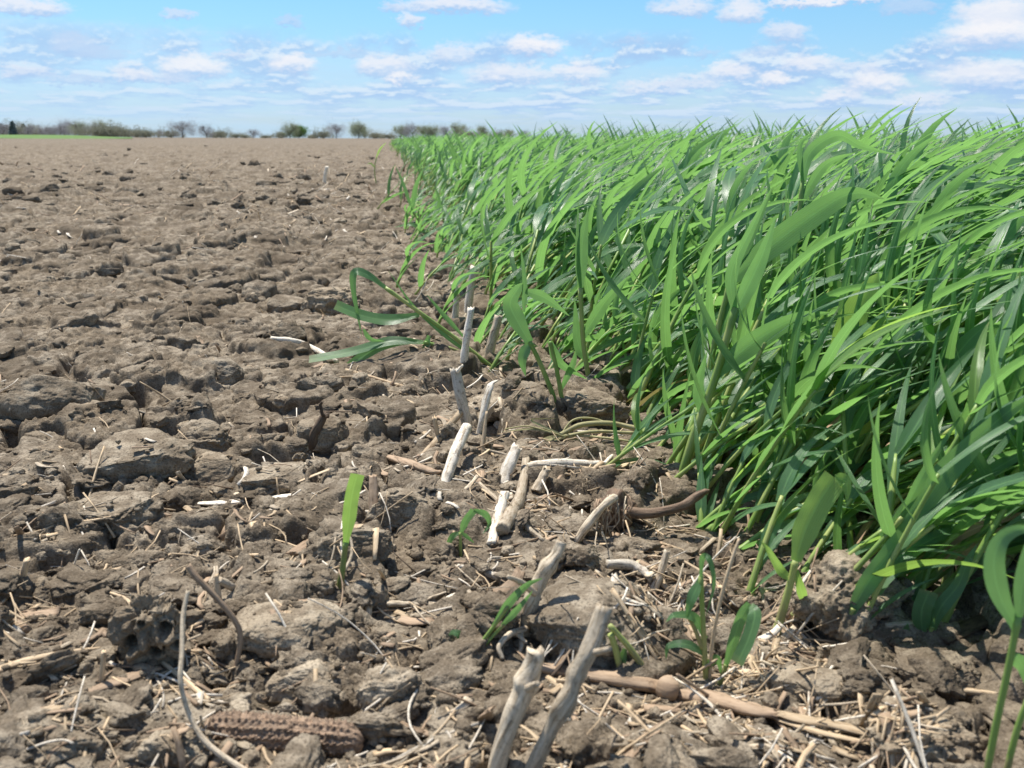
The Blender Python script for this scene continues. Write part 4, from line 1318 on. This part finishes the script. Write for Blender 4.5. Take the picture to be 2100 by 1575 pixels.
HR('rye_plant', 'clump of bent and folded rye shoots behind the thin upright twig', (1446, 1400), [([(1448, 1400), (1443, 1300), (1437, 1182)], 11, 8), ([(1440, 1330), (1425, 1290), (1410, 1262)], 8, 7)],
   [([(1437, 1182), (1441, 1143), (1456, 1150, -.004), (1464, 1200, -.006), (1448, 1262, -.004)], 16, 10), ([(1446, 1310), (1425, 1268), (1385, 1262, -.008), (1365, 1276, -.012)], 28, 30),
    ([(1436, 1190), (1418, 1230, -.004), (1408, 1270, -.004)], 30, 15), ([(1450, 1345), (1410, 1322), (1372, 1325), (1366, 1352)], 24, 20), ([(1448, 1370), (1470, 1350), (1480, 1385)], 22, 10)])
HR('rye_plant', 'bare leaning rye stems behind the tip of the taller bleached stick', (1325, 1382), [([(1330, 1386), (1292, 1330), (1250, 1282)], 14, 9), ([(1272, 1372), (1262, 1330), (1252, 1300)], 12, 11)],
   [([(1282, 1330), (1272, 1370), (1270, 1395)], 26, 20)])
HR('rye_plant', 'slender rye shoot slanting behind the grey forked stub', (965, 1346), [([(965, 1346), (1010, 1288), (1042, 1242)], 8, 6), ([(975, 1345), (1015, 1300), (1035, 1280)], 6, 5)],
   [([(1012, 1284), (1045, 1235), (1080, 1200), (1112, 1186)], 24, 20), ([(1030, 1282), (1062, 1248), (1092, 1212)], 20, 25)])
HR('rye_plant', 'tiny green leaf curl poking from soil left of the slanting shoot', (935, 1330), [([(934, 1335), (938, 1322)], 4, 4)], [([(940, 1332), (944, 1305), (930, 1297), (920, 1302)], 22, 20)])
HR('rye_seedling', 'small bright seedling folded at the knee beside the white stalk', (945, 1140), [([(945, 1146), (944, 1092)], 6, 5)],
   [([(944, 1092), (928, 1100), (918, 1122), (916, 1148)], 15, 10), ([(946, 1092), (955, 1068), (972, 1046)], 17, 10, True), ([(972, 1046), (995, 1054), (1004, 1074), (990, 1095)], 18, 25), ([(947, 1092), (972, 1113)], 10, 10)], cat='seedling')
HR('rye_stub', 'lone cut green leaf stub standing upright on the bare soil', (696, 1208), [([(696, 1208), (703, 1165), (709, 1112)], 13, 9)],
   [([(709, 1114), (716, 1060), (722, 1015), (733, 972)], 33, 8, True)], mat_leaf='leaf_bright', cat='leaf stub')
HR('rye_plant', 'stray rye plant bent over the bare soil, its long leaves reaching out', (1005, 750), [([(1005, 750), (940, 698), (860, 640), (790, 590)], 7, 6), ([(1000, 745), (925, 715), (870, 702)], 6, 5)],
   [([(790, 590), (757, 566), (728, 558), (725, 592), (733, 640), (742, 690)], 22, 30), ([(860, 645), (800, 656), (745, 648), (688, 626)], 27, 25, True), ([(868, 702), (800, 700), (720, 722), (634, 738)], 24, 35, True),
    ([(855, 700), (800, 704), (752, 726), (716, 752)], 24, 25, True), ([(985, 740), (915, 690), (850, 630), (797, 556)], 10, 10), ([(950, 690), (905, 640), (875, 604)], 12, 10),
    ([(880, 688), (872, 720), (864, 762)], 20, 30), ([(745, 675), (760, 695), (790, 700)], 12, 20)])
HR('rye_plant', 'upright rye shoot with a folded wide leaf and a pointed rolled tip', (1143, 836), [([(1145, 838), (1112, 755), (1086, 700)], 9, 7), ([(1155, 835), (1142, 760), (1128, 700)], 8, 6)],
   [([(1086, 702), (1062, 660), (1046, 622), (1062, 592), (1072, 580)], 46, 15), ([(1074, 640), (1076, 580), (1067, 500)], 14, 10), ([(1078, 596), (1120, 612), (1168, 648)], 30, 25),
    ([(1128, 700), (1150, 745), (1205, 778)], 28, 30), ([(1088, 700), (1072, 735), (1078, 772)], 30, 25), ([(1150, 800), (1175, 745), (1180, 720)], 18, 20)])
HR('rye_plant', 'straight rye plant at the crop edge with a tall narrow upper leaf', (1207, 775), [([(1207, 775), (1196, 700), (1190, 590)], 9, 7)],
   [([(1190, 590), (1194, 500), (1206, 425)], 34, 20), ([(1192, 600), (1184, 520), (1186, 410)], 12, 10), ([(1196, 690), (1240, 620), (1290, 565)], 34, 30), ([(1204, 740), (1185, 700), (1178, 610)], 32, 20)])
HR('rye_plant', 'sturdy rye plant with thick purple tinged stem and spreading wide leaf', (1400, 968), [([(1400, 968), (1428, 880), (1470, 765), (1508, 630)], 18, 11)],
   [([(1468, 768), (1540, 705), (1630, 655), (1705, 640)], 58, 20), ([(1500, 655), (1556, 540), (1592, 440)], 46, 25), ([(1505, 640), (1500, 560), (1540, 470), (1585, 380)], 34, 30), ([(1440, 850), (1432, 790), (1450, 720)], 34, 25)])
HR('rye_plant', 'rye plant with one broad sunlit blade standing nearly upright in the front rank', (1712, 990), [([(1712, 990), (1716, 880), (1721, 808)], 13, 11)],
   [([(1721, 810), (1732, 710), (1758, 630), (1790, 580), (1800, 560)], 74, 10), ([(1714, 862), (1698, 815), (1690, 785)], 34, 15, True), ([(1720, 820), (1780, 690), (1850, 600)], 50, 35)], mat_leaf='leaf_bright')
HR('rye_plant', 'rye plant with a long slanting bluish blade beside the broad upright one', (1830, 1030), [([(1830, 1030), (1852, 950), (1866, 892)], 12, 11)],
   [([(1866, 894), (1915, 800), (1985, 700), (2060, 640)], 68, 20), ([(1866, 894), (1930, 760), (1960, 660), (2010, 600)], 44, 40)])
HR('rye_plant', 'rye plant with the widest blade rising steeply out of frame', (1905, 1015), [([(1905, 1015), (1945, 910), (1984, 830)], 12, 11)],
   [([(1984, 832), (2030, 735), (2110, 620), (2150, 570)], 84, 15), ([(1984, 832), (1972, 740), (2000, 650)], 40, 30)])
HR('rye_plant', 'rye plant holding one huge glossy blade out over the stand', (1432, 905), [([(1432, 905), (1462, 720), (1500, 570)], 11, 9)],
   [([(1498, 576), (1580, 505), (1690, 425), (1752, 396), (1815, 408)], 66, 20), ([(1470, 690), (1520, 600), (1560, 540)], 40, 30), ([(1500, 570), (1545, 470), (1585, 385)], 26, 20)])
HR('rye_plant', 'tall rye plant whose glossy top leaf arches over against the sky', (1602, 830), [([(1602, 830), (1622, 600), (1646, 370)], 9, 6)],
   [([(1646, 372), (1662, 312), (1718, 277), (1768, 300), (1840, 318)], 32, 25), ([(1640, 420), (1690, 340), (1760, 310)], 30, 40), ([(1625, 590), (1680, 500), (1750, 470)], 44, 30), ([(1646, 372), (1640, 300), (1668, 270)], 14, 20)])
HR('rye_plant', 'pair of thin rye leaves standing apart at the crop edge, blurred', (880, 478), [([(885, 520), (868, 470), (845, 432)], 4, 3)],
   [([(845, 432), (828, 380), (810, 338)], 9, 20), ([(846, 432), (852, 385), (868, 345)], 14, 20), ([(880, 500), (850, 462), (808, 466)], 14, 30), ([(875, 480), (900, 420), (892, 380)], 12, 20)])
HR('rye_plant', 'single thin yellowish rye sprout alone on the bare soil, blurred', (768, 375), [([(772, 380), (768, 350), (772, 322)], 2, 1.5)], [([(772, 322), (780, 305), (792, 292)], 4.5, 15), ([(770, 345), (760, 335), (752, 338)], 3.5, 15)], mat_leaf='leaf_bright')
# the uprooted, wilting plant lying on the litter
HR('uprooted_rye', 'wilting uprooted rye plant lying on the litter with pale yellow stems', (1180, 905), [([(1150, 892, .01), (1190, 872, .012), (1250, 868, .014), (1310, 880, .01)], 9, 8), ([(1155, 895, .008), (1220, 885, .006), (1300, 888, .006)], 6, 5), ([(1150, 893, .01), (1175, 862, .014), (1215, 858, .02), (1262, 874, .02)], 4, 3), ([(1120, 900, .01), (1175, 893, .01), (1240, 898, .0), (1292, 905, .0)], 5, 3), ([(1160, 896), (1120, 884), (1080, 874), (1035, 880)], 3, 2), ([(1158, 897), (1112, 912), (1070, 908)], 3, 2)],
   [([(1160, 890, .008), (1190, 910), (1215, 930, -.004), (1240, 905, -.002)], 16, 30), ([(1150, 892), (1110, 905), (1060, 920)], 14, 30), ([(1140, 900), (1105, 935, -.006), (1110, 960, -.01)], 22, 20),
    ([(1160, 895), (1100, 880), (1030, 885)], 7, 20), ([(1155, 892), (1090, 862), (1140, 858)], 6, 20)], 'wilted', 'wilted')

# ---- the standing crop. X grows to the right of the border line
E0 = G(1590, 1290).x


def stand_ok(x, y, rg):
    """how dense the crop stands at x, y: 0 outside"""
    e = E0 + .008 + .018 * math.sin(y * 7.3) + .02 * math.sin(y * 2.1 + 1) - .045 * min(1, max(0, y - 1.0))
    if y < .62: e = E0 + .035
    if y > 6: e -= .0
    return x - e


PROTO = []
for k in range(18):
    pr = [(nm, mb.mesh(nm)) for nm, mb in rye_parts(900 + k, 0, .9 if k >= 14 else 0.0)]
    for j, (nm, me) in enumerate(pr):
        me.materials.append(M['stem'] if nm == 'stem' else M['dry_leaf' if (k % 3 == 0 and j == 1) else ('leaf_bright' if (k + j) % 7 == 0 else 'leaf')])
    PROTO.append(pr)
rg = random.Random(77)
spots = []
tries = 0
while len(spots) < 4200 and tries < 200000:
    tries += 1
    y = .47 + 3.3 * rg.random() ** 1.15
    x = rg.uniform(-.06, min(.72 * y + .35, E0 + 1.7))
    q = stand_ok(x, y, rg)
    if -.05 < q < 0 and .52 < y < .80 and rg.random() < .06:
        spots.append((x, y, .6, q))
        continue
    if q < 0:
        if q > -.20 and y > .95 and rg.random() < (.16 if y < 2.4 else .3) * (1 + q / .20) ** 1.5: spots.append((x, y, 1.0, q))
        continue
    dens = min(1, 900.0 / (350 + 0)) if 0 else 1
    keep = (.75 if q < .06 else 1.0) if y < 1.3 else (.62 if y < 2.2 else .42)
    if y < .8: keep = .7
    if rg.random() > keep: continue
    spots.append((x, y, (.75 if q < .03 and rg.random() < .6 else (.3 if rg.random() < .25 else 0.0)), q))


def in_view(x, y):
    v = CAM_R.transposed() @ (Vector((x, y, .1)) - CAMP)
    return v.z < -.1 and abs(v.x / -v.z) < .535 and v.y / -v.z > -.40


# the plants one can pick out, largest in the picture first; the rest of the crop is one mass
def prominence(sp):
    x, y, sh, q = sp
    return (x * x + y * y) ** .5 + .9 * max(0, q - .05)


vis = sorted([sp for sp in spots if in_view(sp[0], sp[1]) and sp[1] > .47], key=prominence)
IND = vis[:268]
ind_set = set((a, b) for a, b, _, _ in IND)
gzs = ground(np.array([s_[0] for s_ in IND]), np.array([s_[1] for s_ in IND]))[0]
for i, (x, y, sh, q) in enumerate(IND):
    k = rg.randrange(14) if sh < .5 else rg.choice([14, 15, 16, 17, rg.randrange(14)])
    small = k >= 14
    root = empty('rye_plant', (x, y, float(gzs[i])))
    root.rotation_euler = (rg.gauss(0, .08), rg.gauss(.10, .10), rg.gauss(0, .45))
    sc = rg.uniform(.84, 1.08) * (.85 if sh > .5 else 1) * (1 + .16 * min(1, max(0, q) / .15)) * (.78 + .22 * min(1, max(0, (y - .6) / .5))) * (1 + .13 * min(1, max(0, (x - .40) / .6)))
    root.scale = (sc, sc, sc)
    for nm, me in PROTO[k]:
        link(nm, me, root)
    where = ('scattered outside the crop edge' if q < 0 else ('in the front rank by the bare soil' if q < .06 else 'inside the dense stand'))
    size = 'short' if small else 'tall'
    tag(root, f'{size} green rye plant leaning over {where}', 'rye plant', f'{size} rye plants {where}')

# the rest
LOD1 = []
for k in range(16):
    m_st, m_lf = MB(), MB()
    for nm, mb in rye_parts(2000 + k, 1, .9 if k >= 13 else 0): (m_st if nm == 'stem' else m_lf).merge(mb)
    LOD1.append((m_st, m_lf))
LOD2 = []
for k in range(10):
    m_st, m_lf = MB(), MB()
    for nm, mb in rye_parts(3000 + k, 2, 0): (m_st if nm == 'stem' else m_lf).merge(mb)
    LOD2.append((m_st, m_lf))
rest = [s_ for s_ in spots if (s_[0], s_[1]) not in ind_set]
far = []
while len(far) < 3400:
    y = 3.6 + 42 * rg.random() ** 2.0
    w = 1.5 if y < 8 else 2.4
    x = E0 - .05 - .20 * (rg.random() < .12) * rg.random() + rg.uniform(0, 1) ** 1.3 * (w + .02 * y)
    e = E0 - .05 + .05 * math.sin(y * 2.1) + .04 * math.sin(y * .7)
    if x < e and rg.random() > .25: continue
    far.append((x, y, 0, x - e))
while len(far) < 5200:                      # the stand goes on towards the right, seen only as tops
    y = rg.uniform(1.4, 9)
    x = rg.uniform(E0 + 1.2, .80 * y + .4)
    if x < E0 + 1.2 or x > .80 * y + .4 or y < 1.0: continue
    far.append((x, y, 0, x - E0))
bs, bl = MB(), MB()


def rotmat(rx, ry, rz, s, loc):
    m_ = Matrix.Translation(loc) @ Matrix.Rotation(rz, 4, 'Z') @ Matrix.Rotation(ry, 4, 'Y') @ Matrix.Rotation(rx, 4, 'X') @ Matrix.Scale(s, 4)
    return np.array(m_)


for lst, LOD in ((rest, LOD1), (far, LOD2)):
    zz = ground(np.array([s_[0] for s_ in lst]), np.array([s_[1] for s_ in lst]))[0]
    for i, (x, y, sh, q) in enumerate(lst):
        k = rg.randrange(len(LOD)) if sh < .5 else (13 + rg.randrange(3))
        sc = rg.uniform(.84, 1.10) * (.8 if sh > .5 else 1) * (1 + .16 * min(1, max(0, q) / .15)) * (.78 + .22 * min(1, max(0, (y - .6) / .5))) * (1 + .13 * min(1, max(0, (x - .40) / .6)))
        if LOD is LOD2: sc *= 1.0 + .10 * min(1, y / 20)
        Mx = rotmat(rg.gauss(0, .08), rg.gauss(.08, .1), rg.gauss(0, .5), sc, (x, y, zz[i]))
        if LOD is LOD2 and y > 8:                      # far plants grow as clumps
            Mx[:2, :2] *= 1.5
        ta = rg.uniform(-.3, .3)
        bs.merge(LOD[k][0], Mx, ta); bl.merge(LOD[k][1], Mx, ta)
crop = empty('rye_crop', (0, 0, 0), 'dense green mass of rye leaves stretching back to the horizon', 'rye crop')
crop['kind'] = 'stuff'
bl.build('foliage', M['leaf_far'], crop)
bs.build('stems', M['stem'], crop)

# ------------------------------------------------------------------ trees along the horizon


def tree_proto(kind, seed):
    """unit height tree: (trunk and limbs, crown)"""
    rg = random.Random(seed); nr = np.random.default_rng(seed)
    tr, cr = MB(), MB()
    wide = {'bare': .85, 'airy': .65, 'green': .7, 'bush': 1.3, 'spruce': .3}[kind]
    tips = []
    if kind == 'spruce':
        tube(tr, [(0, 0, -.02), (0, 0, .5), (0, 0, 1)], .022, .004, n=6, ns=6)
        for k in range(420):
            z = rg.random() ** 1.2 * .92 + .06
            a = rg.uniform(0, 6.28); rr = wide * .5 * (1.02 - z) * rg.uniform(.5, 1.05)
            tips.append((math.cos(a) * rr, math.sin(a) * rr, z - .1 * rr))
        sizes = .035
    else:
        th = .28 if kind in ('bare', 'airy', 'green') else .05
        tube(tr, [(0, 0, -.02), (.01, 0, th * .5), (.0, .01, th)], .028, .022, n=5, ns=6)

        def grow(p, d, L, r, lev):
            q = p + d * L
            tube(tr, [tuple(p), tuple((p + q) / 2 + nr.normal(size=3) * L * .06), tuple(q)], r, r * .6, n=4, ns=4)
            if lev == 0:
                tips.append(tuple(q)); return
            for _ in range(3 if lev > 1 else 4):
                nd = d + nr.normal(size=3) * np.array([.62, .62, .38]) * (1.25 if kind == 'bush' else 1)
                nd[2] += .12
                nd /= np.linalg.norm(nd)
                grow(q, nd, L * rg.uniform(.58, .82), r * .58, lev - 1)
        for _ in range(5):
            a = rg.uniform(0, 6.28)
            d = np.array([math.cos(a) * wide, math.sin(a) * wide, rg.uniform(.6, 1.1)]); d /= np.linalg.norm(d)
            grow(np.array([0, 0, th * rg.uniform(.7, 1)]), d, .21 * (1 if kind != 'bush' else .8), .015, 3)
        t_ = np.array(tips)
        zt = t_[:, 2].max()
        lobes = [(np.array([rg.uniform(-1, 1) * wide * .42, rg.uniform(-1, 1) * wide * .42, zt * rg.uniform(.2 if kind != 'bush' else .1, .76)]), rg.uniform(.14, .26) * (1 + wide * .3)) for _ in range(13)]
        more = np.concatenate([c_ + nr.normal(size=(60, 3)) * r_ * .55 for c_, r_ in lobes])
        t_ = t_[nr.random(len(t_)) < .45]
        tips = [tuple(x) for x in np.concatenate([t_, more[more[:, 2] > .06]])]
        sizes = .020
    base = np.array(tips)
    rep = {'bare': 7, 'airy': 6, 'green': 15, 'bush': 11, 'spruce': 6}[kind]
    pts = np.repeat(base, rep, 0) + nr.normal(size=(len(base) * rep, 3)) * (.040 if kind != 'spruce' else .018)
    n = len(pts)
    dv = nr.normal(size=(n, 3)); dv[:, 2] = np.abs(dv[:, 2]) * .8; dv /= np.linalg.norm(dv, axis=1)[:, None]
    sv = np.cross(dv, nr.normal(size=(n, 3))); sv /= np.linalg.norm(sv, axis=1)[:, None]
    ln = nr.uniform(.6, 1.4, n)[:, None] * sizes * (2.2 if kind in ('bare', 'airy') else 1.1)
    wd = sizes * (.16 if kind == 'bare' else (.28 if kind == 'airy' else .75))
    VV = np.stack([pts - sv * wd, pts + sv * wd, pts + dv * ln + sv * wd * .4, pts + dv * ln - sv * wd * .4], 1).reshape(-1, 3)
    cr.add(VV, np.arange(n * 4).reshape(-1, 4), None, np.repeat(nr.random(n), 4))
    z = 1.0 / max(1e-6, max(VV[:, 2].max(), .5))
    out = []
    for mb, nm in ((tr, 'trunk'), (cr, 'crown')):
        mb.v = [a * np.float32(z) for a in mb.v]
        out.append(mb.mesh(nm))
    return out


TP = {}
for kd, crown in (('bare', 'twig'), ('airy', 'bud'), ('green', 'green_crown'), ('bush', 'brown_crown'), ('spruce', 'needles')):
    TP[kd] = []
    for q in range(3 if kd in ('bare', 'airy') else 2):
        t_, c_ = tree_proto(kd, 60 + q * 7 + len(kd))
        t_.materials.append(M['bark']); c_.materials.append(M[crown])
        TP[kd].append((t_, c_))
UNIQ = {375: 'largest bare round crowned tree standing alone on the horizon', 595: 'pale budding tree beside the fresh green one', 613: 'bright fresh green small tree on the horizon',
        265: 'low wide reddish brown bush at the end of the green strip', 735: 'budding tree with an open airy crown above a thin trunk', 690: 'bare grey tree beside a smaller grey shrub',
        5: 'dark spruce cut by the picture edge', 28: 'tallest dark spruce on the horizon', 50: 'smaller dark spruce in the row of three'}
TREES = [(5, 23, 'spruce', 2.0), (28, 27, 'spruce', 2.0), (50, 23, 'spruce', 2.0)]
rg = random.Random(5)
for k, px in enumerate(range(-10, 250, 13)):
    TREES.append((px + rg.uniform(-6, 6), rg.uniform(24, 33), rg.choice(['bare', 'bare', 'airy', 'bush']), 1))
TREES += [(132, 38, 'bare', 1), (203, 34, 'airy', 1), (265, 22, 'bush', 1.2), (300, 19, 'bush', 1.0), (325, 17, 'bare', 1.1), (375, 41, 'bare', 1.25), (352, 22, 'bush', 1), (424, 30, 'bare', .9), (440, 16, 'bush', 1), (454, 20, 'bush', .9),
          (485, 13, 'bush', 1.1), (520, 20, 'bare', 1.0), (505, 10, 'bush', 1.2), (595, 32, 'airy', 1.1), (613, 26, 'green', 1.0), (575, 18, 'bush', .9), (664, 22, 'bush', .8), (690, 36, 'bare', .95), (735, 34, 'airy', .95), (748, 26, 'airy', .8),
          (772, 17, 'bush', 1.1), (798, 14, 'bush', 1.1), (822, 30, 'airy', 1.1), (846, 34, 'bare', 1.0), (868, 30, 'airy', 1.0), (888, 27, 'airy', 1), (915, 30, 'bare', 1), (940, 32, 'airy', 1.1), (965, 22, 'bush', 1), (992, 28, 'airy', 1.1), (640, 9, 'bush', 1.3), (545, 9, 'bush', 1.3),
          (1020, 20, 'bush', 1), (1045, 22, 'airy', 1), (1075, 20, 'bare', 1)]
DESC = {'bare': ('tree', 'leafless grey tree in the blurred row along the horizon', 'leafless trees along the horizon'),
        'airy': ('tree', 'thinly budding olive green tree on the horizon', 'budding trees along the horizon'),
        'green': ('tree', 'fresh green tree on the horizon', 'green trees'),
        'bush': ('bush', 'low rounded brownish bush on the horizon', 'low bushes along the horizon'),
        'spruce': ('spruce', 'dark spruce on the horizon', 'spruces')}
for k, (px, hpx, kd, wd) in enumerate(TREES):
    D = 440 + rg.uniform(-25, 45)
    d = ray(px, 284); f_ = D / d.dot(FWD)
    h = hpx / FPX * D * 1.2
    nm = {'spruce': 'spruce_tree', 'bush': 'bush'}.get(kd, 'tree')
    cat, lab, grp = DESC[kd]
    if px in UNIQ: lab, grp = UNIQ[px], None
    root = empty(nm, (d.x * f_, d.y * f_, 0), lab, cat, grp)
    root.scale = (h * wd, h * wd, h)
    root.rotation_euler = (0, 0, rg.uniform(0, 6.28))
    pr = rg.choice(TP[kd])
    link('trunk', pr[0], root); link('crown', pr[1], root)
